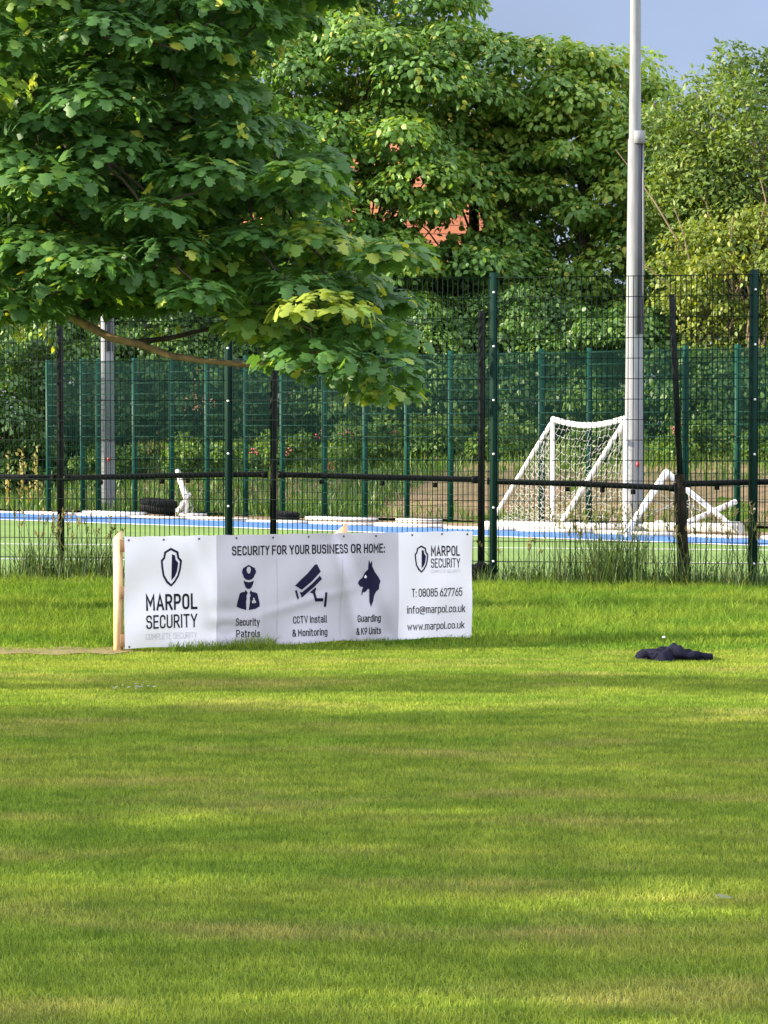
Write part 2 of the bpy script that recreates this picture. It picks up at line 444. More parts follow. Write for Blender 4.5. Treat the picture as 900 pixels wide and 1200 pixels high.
def sheet(name, pts, z, mat, kind='structure'):
    p = np.column_stack([np.array(pts, float), np.full(len(pts), z)])
    return tag(MB().add(p, [np.arange(len(p))[None]]).build(name, mat), kind=kind)
def yn(x): return 33.5 - 0.785 * x          # near edge of the blue strip
def yf(x): return 35.9 - 0.85 * x           # its far edge
sheet("sports_pitch", [(-14, 22.35), (12, 21.0), (12, yn(12)), (-14, yn(-14))], 0.000, M['turf'])
sheet("blue_border", [(-14, yn(-14)), (12, yn(12)), (12, yf(12)), (-14, yf(-14))], 0.004, M['blue'])
def line(x0, x1, f, w, z=0.008): return sheet("pitch_line", [(x0, f(x0)), (x1, f(x1)), (x1, f(x1) + w), (x0, f(x0) + w)], z, M['line'])
line(-13, 11, lambda x: yn(x) - 0.12, 0.22)
line(-13, 11, lambda x: 25.9 - 0.10 * x, 0.07, 0.004)
line(-13, 11, lambda x: 29.2 - 0.16 * x, 0.09, 0.004)
sheet("dirt_strip", [(-14, yf(-14)), (12, yf(12)), (12, yf(12) + 3.2), (-14, yf(-14) + 2.2)], -0.006, M['dirt'])
# the bank behind the far fence (earth, then green growth)
u = np.linspace(-9, 24, 90); w = np.linspace(0.15, 16, 50)
U, W_ = np.meshgrid(u, w)
X = FA[0] + fdir[0] * U + fnor[0] * W_; Y = FA[1] + fdir[1] * U + fnor[1] * W_
Z = bank_h(X, Y) + 0.02 + 0.05 * np.sin(U * 2.1 + W_) * np.sin(W_ * 1.3 + 0.4 * U)
i, j = np.meshgrid(np.arange(49), np.arange(89), indexing='ij'); a = (i * 90 + j).ravel()
tag(MB().add(np.column_stack([X.ravel(), Y.ravel(), Z.ravel()]), [np.column_stack([a, a + 1, a + 91, a + 90])]).build("bank", M['bank'], smooth=True), kind='structure')
# kerb of pale concrete between the blue strip and the earth
kb = MB()
for k in range(16):
    x0 = -10 + k * 1.1; x1 = x0 + 1.08
    z = 0.05 + 0.01 * math.sin(k * 2.3)
    kb.box((x0, yf(x0) + 0.12, z / 2), (x1, yf(x1) + 0.12, z / 2), 0.16, z, side=(0, 1, 0))
tag(kb.build("kerb", M['whitestuff']), kind='structure')
# worn earth beside the banner
tp = [G(*v)[:2] for v in ((-40, 760), (10, 757.5), (40, 759.5), (75, 757), (110, 758.5), (140, 757), (158, 762), (128, 766), (100, 764), (66, 767), (30, 764.5), (-5, 766), (-40, 764))]
sheet("worn_earth", tp, -0.004, M['dirt'])

# ------------------------------------------------------------------ grass
M['lawn'] = sward_mat("lawn_blades", (0.160, 0.248, 0.036), (0.238, 0.298, 0.052), (0.300, 0.292, 0.100), 0.36, dry_at=0.62)
M['verge'] = sward_mat("verge_blades", (0.100, 0.192, 0.024), (0.170, 0.245, 0.034), (0.26, 0.26, 0.09), 0.35, bands=(0.8, 1.6), dry_at=0.72)
def flanks(y0, y1, dens, m0, m1):
    """the same strip continued to either side"""
    out = []
    for ya in np.arange(y0, y1, 0.25):
        h0 = 0.178 * ya + m0; n = int(dens(ya) * 0.25 * 2 * (m1 - m0))
        out.append(np.column_stack([R.uniform(h0, h0 + m1 - m0, n) * R.choice((-1, 1), n), R.uniform(ya, min(ya + 0.25, y1), n)]))
    return np.concatenate(out)
def scatter(y0, y1, dens, margin):
    """random points over the strip between y0 and y1, as wide as the view there plus a margin"""
    out = []
    for ya in np.arange(y0, y1, 0.25):
        yb = min(ya + 0.25, y1)
        hw = 0.178 * yb + margin
        n = int(dens(ya) * (yb - ya) * 2 * hw)
        out.append(np.column_stack([R.uniform(-hw, hw, n), R.uniform(ya, yb, n)]))
    return np.concatenate(out)
p = np.concatenate([scatter(4.7, 15.35, lambda y: 20000 * (5 / y) ** 0.75, 0.5), flanks(3.0, 15.35, lambda y: 7000 * (5 / y) ** 0.75, 0.5, 3.2)])
n = len(p)
inear = np.minimum(5.0 / p[:, 1], 1) * np.where(np.abs(p[:, 0]) > 0.178 * p[:, 1] + 0.55, 0.25, 1)
H = 0.018 + R.uniform(0.002, 0.0095, n) + 0.002 * (np.sin(p[:, 0] * 0.9 + p[:, 1] * 3.1) * np.sin(p[:, 1] * 5.3 - p[:, 0] * .4))
blades("lawn_grass", p, H, R.uniform(0.0016, 0.0032, n) / inear ** 0.38, 1.3, M['lawn'], R, -0.018)
keep = lambda q: ~in_poly(q, tp) if len(q) else np.zeros(0, bool)
p = np.concatenate([scatter(15.2, 21.9, lambda y: 3600, 0.8), flanks(15.2, 21.9, lambda y: 1800, 0.8, 3.2)])
p = p[keep(p) | (R.random(len(p)) < 0.55)]
n = len(p)
hm = 0.55 + 0.45 * np.sin(p[:, 0] * 1.7 + 1.0) * np.sin(p[:, 1] * 1.9 + p[:, 0] * .6)
tuft = np.clip(np.sin(p[:, 0] * 6.1 + 2 * np.sin(p[:, 1] * 3.3)) * np.sin(p[:, 1] * 5.2 + 1.5 * np.sin(p[:, 0] * 4.0)), 0, 1) * (np.clip((p[:, 1] - 16.2) / 2, 0, 1))
ramp_ = np.clip((p[:, 1] - 15.2) / 1.2, 0.25, 1)
H = 0.016 + (R.uniform(0.03, 0.075, n) + 0.09 * hm * R.random(n) ** 3 + 0.09 * tuft * R.random(n)) * ramp_ * (1 + 0.9 * (R.random(n) < 0.012))
blades("verge_grass", p, H, R.uniform(0.004, 0.008, n), 1.1, M['verge'], R, -0.018)

# ================================================================== NEAR FENCE
def Zf(x): return 21.93 - 0.17 * x - 0.03 * x * x * 0          # fence line, slightly nearer on the right
def fence_x(px):
    x = 0.0
    for _ in range(20): x = (px - 450) / FPX * Zf(x)
    return x
PX = [-44, 268, 578, 883, 1190]
FH = 3.0
fence = thing("mesh_fence", "tall dark green welded mesh fence along the near side of the pitch", "fence", (fence_x(578), Zf(fence_x(578)), 0))
fp = []
for px in PX:
    x = fence_x(px); y = Zf(x); fp.append((x, y))
    po = MB().box((x, y, -0.05), (x, y, FH + 0.06), 0.075, 0.06, side=(1, 0, 0))
    po = po.build("post", M['green_paint'], fence)
    MB().box((x, y - 0.047, 0.02), (x, y - 0.047, FH + 0.02), 0.045, 0.008, side=(1, 0, 0)).build("clamp_bar", M['green_paint'], po)
    bo = MB()
    for k in range(6):
        z = 0.24 + k * 0.525
        bo.tube([(x, y - 0.052, z), (x, y - 0.064, z)], 0.012, 8)
    bo.build("bolt_row", M['bolt'], po, kind='stuff')
for (x0, y0), (x1, y1) in zip(fp[:-1], fp[1:]):
    wb = MB()
    L = math.hypot(x1 - x0, y1 - y0); n = int(L / 0.05)
    for k in range(1, n):
        t = k / n
        x, y = x0 + (x1 - x0) * t, y0 + (y1 - y0) * t - 0.034
        wb.box((x, y, 0.03), (x, y, FH + 0.015), 0.0076, 0.0076)
    for k in range(16):
        z = 0.04 + k * 0.198
        for dy in (-0.0405, -0.0275):
            wb.box((x0, y0 + dy, z), (x1, y1 + dy, z), 0.0066, 0.0072, side=(0, 0, 1))
    wb.build("mesh_panel", M['wire'], fence)

# black steel barrier with tall posts just behind the mesh
def Zb(x): return Zf(x) + 0.22
def bar_pt(px, py):
    Y = 22.0
    for _ in range(10):
        q = P(px, py, Y); Y = Zb(q[0])
    return q
rail_t = thing("black_barrier", "black steel barrier with tall posts and one pipe rail behind the mesh fence", "barrier", (bar_pt(565, 560)[0], bar_pt(565, 560)[1], 0))
for (pt, pb, w) in (((70, 372), (72, 682), 0.062), ((321, 428), (320, 680), 0.064), ((565, 364), (564, 684), 0.062)):
    a, b = bar_pt(*pt), bar_pt(*pb); b[2] = -0.05
    MB().box(a, b, w, w, side=(1, 0, 0)).build("post", M['black'], rail_t)
# the leaning post, sleeved in its lower half, with a thin tube beside it
a, b = bar_pt(787, 345), bar_pt(797, 562)
lp = MB().box(a, b, 0.052, 0.05, side=(1, 0, 0)).build("post", M['black'], rail_t)
lp["label"] = "leaning post with thick weathered lower sleeve"
c = bar_pt(803, 692); c[2] = -0.05
m1 = bar_pt(796.5, 556)
MB().tube([m1, m1 * 0.75 + c * 0.25 + np.array((0.004, 0, 0)), (m1 + c) / 2 + np.array((-0.006, 0, 0)), m1 * 0.2 + c * 0.8, c], [0.046, 0.052, 0.055, 0.062, 0.070], 10).build("sleeve", M['rust'], lp, smooth=True)
a, b = bar_pt(790.5, 566), bar_pt(796, 690); b[2] = -0.03
MB().tube([a + np.array((0, -.07, 0)), b + np.array((0, -.07, 0))], 0.017, 8).build("side_tube", M['black'], rail_t, smooth=True)
# rail segments
for pts in ([(-40, 558), (20, 559), (66, 560)], [(75, 560), (170, 558), (264, 556), (314, 556)],
            [(326, 556), (440, 559), (560, 562)], [(571, 564), (680, 567), (791, 572)], [(801, 567), (880, 565), (960, 564)]):
    q = [bar_pt(*s) for s in pts]
    MB().tube(q, 0.030, 10).build("rail", M['black'], rail_t, smooth=True)
    for e_, f_ in ((q[0], q[1]), (q[-1], q[-2])):
        MB().tube([e_, e_ + nrm(f_ - e_) * 0.06], 0.037, 10).build("rail_collar", M['black'], rail_t)
for px, py in ((30, 563), (118, 564), (190, 563), (220, 562), (377, 563), (448, 565), (510, 567), (665, 572), (706, 573), (742, 575), (840, 570)):
    q = bar_pt(px, py)
    MB().box(q + np.array((0, 0, 0.012)), q - np.array((0, 0, 0.035)), 0.045, 0.02).build("bracket", M['black'], rail_t)
# dark lump of wrapped sheeting at the foot of the black post
q = bar_pt(563, 672)
sl = MB()
for k, (dx, dy, z, r) in enumerate(((-.05, -.08, .06, .10), (.06, -.06, .07, .11), (.0, -.11, .15, .08), (.10, -.03, .13, .07), (-.08, -.02, .13, .07))):
    t = np.linspace(0, math.pi, 7)
    sl.tube([(q[0] + dx, q[1] + dy, z - r * math.cos(s)) for s in t], [max(0.004, r * math.sin(s) * (1 + 0.15 * math.sin(3 * s + k))) for s in t], 10)
tag(sl.build("wrapped_sheeting", M['rubber'], smooth=True), "crumpled black sheeting bundled at the foot of the tall black post", "sheeting")

# ================================================================== FAR FENCE
def far_pt(px):
    k = (px - 450) / FPX
    # X = k*Y and on line FA + s*fdir
    s = (k * FA[1] - FA[0]) / (fdir[0] - k * fdir[1])
    return FA + fdir * s
FPX_POSTS = [57, 97, 115, 158, 201, 243, 288, 331, 380, 428, 477, 528, 580, 634, 690, 747, 803, 864, 926, 990]
c0 = far_pt(528)
ff = thing("green_fence", "bright green mesh fence along the far side of the pitch below the trees", "fence", (c0[0], c0[1], 0))
FFH = 2.88
q = [far_pt(px) for px in FPX_POSTS]
for a in q:
    MB().box((a[0], a[1], -0.05), (a[0], a[1], FFH + 0.05), 0.095, 0.06, side=(1, 0, 0)).build("post", M['far_green'], ff)
for a, b in zip(q[:-1], q[1:]):
    wb = MB(); L = np.linalg.norm(b - a)
    n = max(2, int(L / 0.05))
    off = -fnor * 0.04
    for k in range(n):
        p0 = a + (b - a) * (k + 0.5) / n + off
        wb.box((p0[0], p0[1], 0.04), (p0[0], p0[1], FFH), 0.005, 0.005)
        for e in (0.33, 0.67):                                # the close-meshed upper half
            p1 = a + (b - a) * (k + 0.5 + e) / n + off
            wb.box((p1[0], p1[1], 1.35), (p1[0], p1[1], FFH), 0.006, 0.005)
    for z in list(np.arange(0.06, FFH + 0.01, 0.2)) + list(np.arange(1.45, FFH, 0.2)):
        wb.box((a[0] + off[0] * 1.2, a[1] + off[1] * 1.2, z), (b[0] + off[0] * 1.2, b[1] + off[1] * 1.2, z), 0.008, 0.006, side=(0, 0, 1))
    wb.build("mesh_panel", M['far_wire'], ff)

# ================================================================== LIGHT POLES
def light_pole(px, py, label, r0, top=13.0):
    b = G(px, py)
    t = thing("light_pole", label, "light pole", b, "floodlight poles beside the pitch")
    hz = 6.22
    MB().tube([b + np.array((0, 0, 0.0)), b + np.array((0, 0, 0.03))], r0 + 0.10, 20).build("base_plate", M['galv_dark'], t)
    MB().tube([b + np.array((0, 0, z)) for z in (0.03, 2, 4, hz)], [r0, r0 * 0.91, r0 * 0.82, r0 * 0.71], 16).build("lower_shaft", M['galv'], t, smooth=True)
    MB().tube([b + np.array((0, 0, z)) for z in (hz, hz + 2.5, top)], [r0 * 0.62, r0 * 0.52, r0 * 0.34], 16).build("upper_shaft", M['galv'], t, smooth=True)
    cb = MB().box(b + np.array((r0 * 0.35, -r0 * 0.72, hz - 0.08)), b + np.array((r0 * 0.35, -r0 * 0.72, hz + 0.12)), r0 * 1.1, 0.09, side=(1, 0, 0))
    cb.build("hinge_bracket", M['galv'], t)
    ch = MB()
    ch.box(b + np.array((r0 * 0.30, -r0 * 0.90, 3.1)), b + np.array((r0 * 0.22, -r0 * 0.72, hz - 0.06)), r0 * 0.62, 0.04)
    ch.build("counterweight_channel", M['galv_dark'], t)
    MB().box(b + np.array((r0 * 0.88, -r0 * .35, 3.1)), b + np.array((r0 * 0.74, -r0 * .35, hz - 0.06)), 0.03, 0.06).build("side_rail", M['galv'], t)
    MB().box(b + np.array((r0 * 0.30, -r0 * 0.97, 0.98)), b + np.array((r0 * 0.30, -r0 * 0.97, 1.05)), 0.05, 0.02).build("red_tag", M['red'], t)
light_pole(742.5, 617.5, "tall grey steel light pole beside the white goal, rising past the treetops", 0.158)
light_pole(126, 600, "pale grey light pole at left whose upper part hides in leaves", 0.150)

# ================================================================== GOAL
def goal_net(c, nu, nv, r, mb, sag=0.0, rng=R):
    """cord net over a bilinear quad c = (top-left, top-right, bottom-right, bottom-left)"""
    c = [np.array(v, float) for v in c]
    g = np.zeros((nv + 1, nu + 1, 3))
    for i in range(nv + 1):
        for j in range(nu + 1):
            u, v = j / nu, i / nv
            g[i, j] = (c[0] * (1 - u) + c[1] * u) * (1 - v) + (c[3] * (1 - u) + c[2] * u) * v
            s = math.sin(math.pi * u) * math.sin(math.pi * v)
            g[i, j] += np.array((0, 0, -sag * s)) + rng.normal(0, 0.018, 3) * (s > 0.01)
            g[i, j, 2] = max(g[i, j, 2], 0.012)
    for i in range(nv + 1):
        row = []
        for j in range(nu):
            row += [g[i, j], (g[i, j] + g[i, j + 1]) / 2 - np.array((0, 0, 0.022))]
        row.append(g[i, nu]); mb.tube(row, r, 4, False)
    for j in range(nu + 1): mb.tube(g[:, j], r, 4, False)
gl, gr = np.array((2.73, 35.9, 0.0)), np.array((3.73, 34.3, 0.0))
dv = np.array((-0.95, 0.90, 0.0)); hh = np.array((0, 0, 1.74))
goal = thing("football_goal", "small white football goal with sagging crossbar and net, standing on the far touchline", "goal", (gl + gr) / 2)
for b in (gl, gr):
    MB().tube([b, b + hh], 0.042, 12).build("goal_post", M['white'], goal, smooth=True)
t = np.linspace(0, 1, 9)
MB().tube([gl + hh + (gr - gl) * s - np.array((0, 0, 0.11 * math.sin(math.pi * s))) for s in t], 0.046, 12).build("crossbar", M['white'], goal, smooth=True)
for b in (gl, gr):
    MB().tube([b + hh * 0.985, b + dv + np.array((0, 0, 0.04))], 0.036, 10).build("stay_bar", M['white'], goal, smooth=True)
MB().tube([gl + dv + np.array((0, 0, .04)), gr + dv + np.array((0, 0, .04))], 0.036, 10).build("ground_bar", M['white'], goal, smooth=True)
nt = MB()
th = hh * 0.97; f0 = dv * 0.88 + np.array((0, 0, .02))
goal_net((gl + th, gr + th, gr + f0, gl + f0), 18, 22, 0.0027, nt, 0.42)
goal_net((gl + th * 0.98, gl + th, gl + f0, gl + dv * .02), 8, 16, 0.0027, nt, 0.02)
goal_net((gr + th * 0.98, gr + th, gr + f0, gr + dv * .02), 8, 16, 0.0027, nt, 0.02)
nt.build("net", M['net'], goal)

# low white slabs and boards lying behind the blue strip
def slab(px0, px1, py, w, h, label, mat='white', lump=0.0, name="white_board"):
    a, b = G(px0, py), G(px1, py + (px1 - px0) * 0.03)
    m = MB(); n = max(3, int(np.linalg.norm(b - a) / 0.22)) if lump else 1
    if lump:
        pts = [a + (b - a) * s + np.array((0, R.normal(0, .02), h * .5 + R.normal(0, lump))) for s in np.linspace(0, 1, n * 2 + 1)]
        m.tube(pts, [h * .5 + abs(R.normal(0, lump)) for _ in pts], 9)
    else:
        m.box(a + np.array((0, 0, h / 2)), b + np.array((0, 0, h / 2)), w, h, side=(0, 1, 0))
    return tag(m.build(name, M[mat], smooth=bool(lump)), label, "board" if not lump else "roll")
slab(572, 748, 617.0, 0.5, 0.10, "long white board lying along the blue strip in front of the goal", 'white')
slab(104, 166, 603.0, 0.35, 0.07, "white board lying at the foot of the left light pole", 'white')
slab(216, 236, 604.5, 0.30, 0.05, "short white board lying beside the broken white frame", 'white')
slab(364, 437, 609.0, 0.30, 0.06, "long pale board lying beyond the blue strip behind the banner", 'white')
slab(470, 512, 611.5, 0.30, 0.06, "short pale board lying beyond the blue strip, left of the black post", 'white')
slab(758, 868, 622.5, 0.3, 0.15, "bundled white netting lying along the blue strip below the broken goal", 'net', 0.018, "net_bundle")

# toppled goal frame right of the pole
def at(px, py, Y): return P(px, py, Y)
bg = thing("broken_goal", "broken white goal frame folded into a crooked triangle right of the light pole", "goal frame", G(795, 626))
y0 = G(735, 626)[1]
ap = at(781, 553, y0 + 0.1)
MB().tube([G(733, 626, .05), ap], 0.050, 10).build("goal_post", M['white'], bg, smooth=True)
MB().tube([ap, at(800, 570, y0), at(858, 617, y0 - 0.2)], [0.046, 0.044, 0.040], 10).build("crossbar", M['white'], bg, smooth=True)
MB().tube([at(804, 613, y0 - 0.15), at(862, 588, y0 + 0.35)], 0.042, 10).build("stay_bar", M['white'], bg, smooth=True)
nb = MB()
for k in range(5):
    s = 0.25 + 0.15 * k
    a = G(733, 626, .05) * (1 - s) + ap * s
    nb.tube(bezier(a, at(800 + 8 * k, 580 + 6 * k, y0), -0.12, 9), 0.005, 4, False)
for k in range(7):
    a = at(806 + 7 * k, 577 + 5.4 * k, y0)
    nb.tube(bezier(a, G(812 + 9 * k, 624, .05), 0.0, 6, 0.02, R), 0.004, 4, False)
nb.build("torn_net", M['net'], bg)

# broken white frame by the tyre, left
bf = thing("broken_goal", "broken white pipe frame with torn net standing beside the black tyre", "goal frame", G(216, 606))
yb = G(216, 606)[1]
MB().tube([at(208, 551, yb + .2), at(212, 566, yb + .1), at(217, 580, yb)], [0.045, 0.05, 0.05], 10).build("bent_pipe", M['white'], bf, smooth=True)
MB().tube([at(217, 580, yb), at(219, 590, yb), at(217, 603, yb)], [0.05, 0.04, 0.035], 10).build("upright", M['white'], bf, smooth=True)
MB().tube([at(223, 578, yb), at(216, 588, yb), at(208, 600, yb)], 0.035, 8).build("brace", M['white'], bf, smooth=True)
nb = MB()
for k in range(6):
    nb.tube(bezier(at(217 + k % 2 * 4, 582 + k, yb - .05), G(206 + 5 * k, 606), 0.03, 6, 0.03, R), 0.006, 4, False)
for k in range(5):
    nb.tube(bezier(at(212 - k, 588 + 4 * k, yb - .05), at(222 + 2 * k, 588 + 4 * k, yb), -0.04, 5), 0.005, 4, False)
nb.build("torn_net", M['net'], bf)

# tyres
def tyre(px, py, Rr, w, tilt, label):
    c = G(px, py) + np.array((0, 0, w / 2 + 0.02 + math.sin(tilt) * Rr))
    t = thing("tyre", label, "tyre", c, "old tyres beside the pitch")
    def ring(profile, n=40):
        a = np.arange(n) * 2 * math.pi / n
        pr = np.array(profile)
        V = np.stack([pr[None, :, 0] * np.cos(a)[:, None], pr[None, :, 0] * np.sin(a)[:, None], np.broadcast_to(pr[:, 1], (n, len(pr)))], -1)
        k = len(pr)
        i, j = np.meshgrid(np.arange(n), np.arange(k - 1), indexing='ij')
        F = np.stack([i * k + j, ((i + 1) % n) * k + j, ((i + 1) % n) * k + j + 1, i * k + j + 1], -1).reshape(-1, 4)
        return V.reshape(-1, 3), F
    rot = np.array(((math.cos(tilt), 0, math.sin(tilt)), (0, 1, 0), (-math.sin(tilt), 0, math.cos(tilt))))
    V, F = ring([(Rr * .93, -w * .5), (Rr * .99, -w * .42), (Rr, 0), (Rr * .99, w * .42), (Rr * .93, w * .5)])
    m = MB().add(V @ rot.T + c, [F])
    for k in range(44):
        a = k * 2 * math.pi / 44
        for sgn in (-1, 1):
            p0 = np.array((Rr * 1.0 * math.cos(a), Rr * 1.0 * math.sin(a), sgn * w * .05)); p1 = np.array((Rr * .985 * math.cos(a + .05), Rr * .985 * math.sin(a + .05), sgn * w * .45))
            m.box(rot @ p0 + c, rot @ p1 + c, 0.03, 0.03)
    m.build("tread", M['rubber'], t)
    for s in (-1, 1):
        V, F = ring([(Rr * .93, s * w * .5), (Rr * .80, s * w * .58), (Rr * .66, s * w * .52), (Rr * .60, s * w * .40), (Rr * .64, s * w * .30)])
        MB().add(V @ rot.T + c, [F]).build("sidewall", M['rubber'], t, smooth=True)
tyre(186, 604, 0.33, 0.24, rad(5), "black car tyre lying flat beside the broken white frame")
tyre(334, 611, 0.24, 0.13, rad(3), "small black tyre lying beyond the blue strip behind the banner")

# pale stub beyond the far fence
q = P(547.5, 556, 43.5)
tag(MB().box(q - np.array((0, 0, .12)), q + np.array((0, 0, 0.30)), 0.15, 0.15).build("marker_post", M['stone']), "pale stone marker stub on the bank behind the green fence", "marker")

# ================================================================== BANNER
O = G(146, 762.5); E = G(553, 748.5)
LEN = np.linalg.norm(E - O); es = (E - O) / LEN
en = np.array((es[1], -es[0], 0.0))                       # towards the camera
BH = 0.785
bt = thing("banner_sign", "white and grey security firm banner stretched on a low timber frame at the lawn edge", "banner", (O + E) / 2)
def to_banner(px, py):
    d = ray(px, py); o = np.array((0, 0, CAM_H))
    t = np.dot(O - o, en) / np.dot(d, en)
    p = o + d * t
    return np.dot(p - O, es), p[2]
def wrinkle(s, h):
    s, h = np.asarray(s), np.asarray(h)
    w = 0.0035 * np.sin(7.0 * s + 2.5 * h) + 0.0030 * np.sin(15 * s - 9 * h + 1.0)
    w += 0.010 * np.exp(-((s - 0.93 - 0.10 * h) / 0.06) ** 2) - 0.008 * np.exp(-((s - 1.02) / 0.05) ** 2)
    w += 0.012 * np.exp(-((s - 1.60 + 0.25 * (h - 0.4)) / 0.05) ** 2) - 0.008 * np.exp(-((s - 1.80 + 0.5 * (h - .3)) / 0.07) ** 2)
    w += 0.009 * np.exp(-((s - 1.22) / 0.035) ** 2) * (1 - h / BH)
    w += 0.006 * np.exp(-((s - 0.66 + 0.2 * h) / 0.05) ** 2) * np.sin(h * 6)
    w += 0.004 * np.sin(40 * h) * np.exp(-((s - 0.72) / 0.12) ** 2) * np.exp(-((h - 0.15) / 0.15) ** 2)
    w += 0.0030 * np.sin(13 * h - 6 * s + 0.6) * np.sin(2.3 * s + 1) + 0.0035 * np.sin(9 * h + 4.5 * s) * np.sin(3.1 * s) + 0.004 * np.exp(-((h - 0.30 - 0.25 * (s - 1.3)) / 0.035) ** 2) * np.exp(-((s - 1.3) / 0.35) ** 2)
    return np.maximum(w * 2.4, -0.022)
def bpt(s, h, off=0.0):
    s, h = np.asarray(s, float), np.asarray(h, float)
    w = wrinkle(s, h) + off
    return O + s[..., None] * es + w[..., None] * en + np.stack([np.zeros_like(h), np.zeros_like(h), h], -1)
S1, _ = to_banner(254, 690); S2, _ = to_banner(467, 690)
def sheet_part(name, s0, s1, mat, parent):
    ns, nh = max(2, int((s1 - s0) / 0.014)), 56
    s, h = np.meshgrid(np.linspace(s0, s1, ns + 1), np.linspace(0.012, BH, nh + 1))
    top = BH - 0.004 - 0.004 * np.sin(s * 2 * math.pi / 0.35) ** 2
    h = h / BH * top
    h = h + (h < 0.05) * 0.006 * np.sin(s * 9)
    Vf = bpt(s, h).reshape(-1, 3); Vb = bpt(s, h, -0.0015).reshape(-1, 3)
    i, j = np.meshgrid(np.arange(nh), np.arange(ns), indexing='ij'); a = (i * (ns + 1) + j).ravel()
    Q = np.column_stack([a, a + 1, a + ns + 2, a + ns + 1])
    m = MB().add(Vf, [Q]).add(Vb, [Q[:, ::-1]])
    return m.build(name, mat, parent, smooth=True)
sh_l = sheet_part("end_panel", 0, S1, M['vinyl'], bt)
sh_m = sheet_part("centre_panel", S1, S2, M['vinyl_grey'], bt); sh_m["label"] = "grey centre panel with three services"
sh_r = sheet_part("end_panel", S2, LEN, M['vinyl'], bt)

def print_on(name, bm, mat, parent, off=0.0022):
    """bm in banner coordinates (x = s, y = h): cut finely, lay on the wrinkled sheet"""
    xs_ = [v.co.x for v in bm.verts]
    for s in np.arange(math.floor(min(xs_) / 0.03) * 0.03, max(xs_), 0.03):
        bmesh.ops.bisect_plane(bm, geom=bm.verts[:] + bm.edges[:] + bm.faces[:], plane_co=(s, 0, 0), plane_no=(1, 0, 0))
    ys_ = [v.co.y for v in bm.verts]
    for s in np.arange(math.floor(min(ys_) / 0.04) * 0.04, max(ys_), 0.04):
        bmesh.ops.bisect_plane(bm, geom=bm.verts[:] + bm.edges[:] + bm.faces[:], plane_co=(0, s, 0), plane_no=(0, 1, 0))
    A = np.array([v.co for v in bm.verts])
    W = bpt(A[:, 0], A[:, 1], off) + A[:, 2:3] * en - root_loc(parent)
    for v, w in zip(bm.verts, W): v.co = w
    me = bpy.data.meshes.new(name); bm.to_mesh(me); bm.free()
    me.materials.append(mat)
    o = bpy.data.objects.new(name, me); COL.objects.link(o); o.parent = parent
    return o
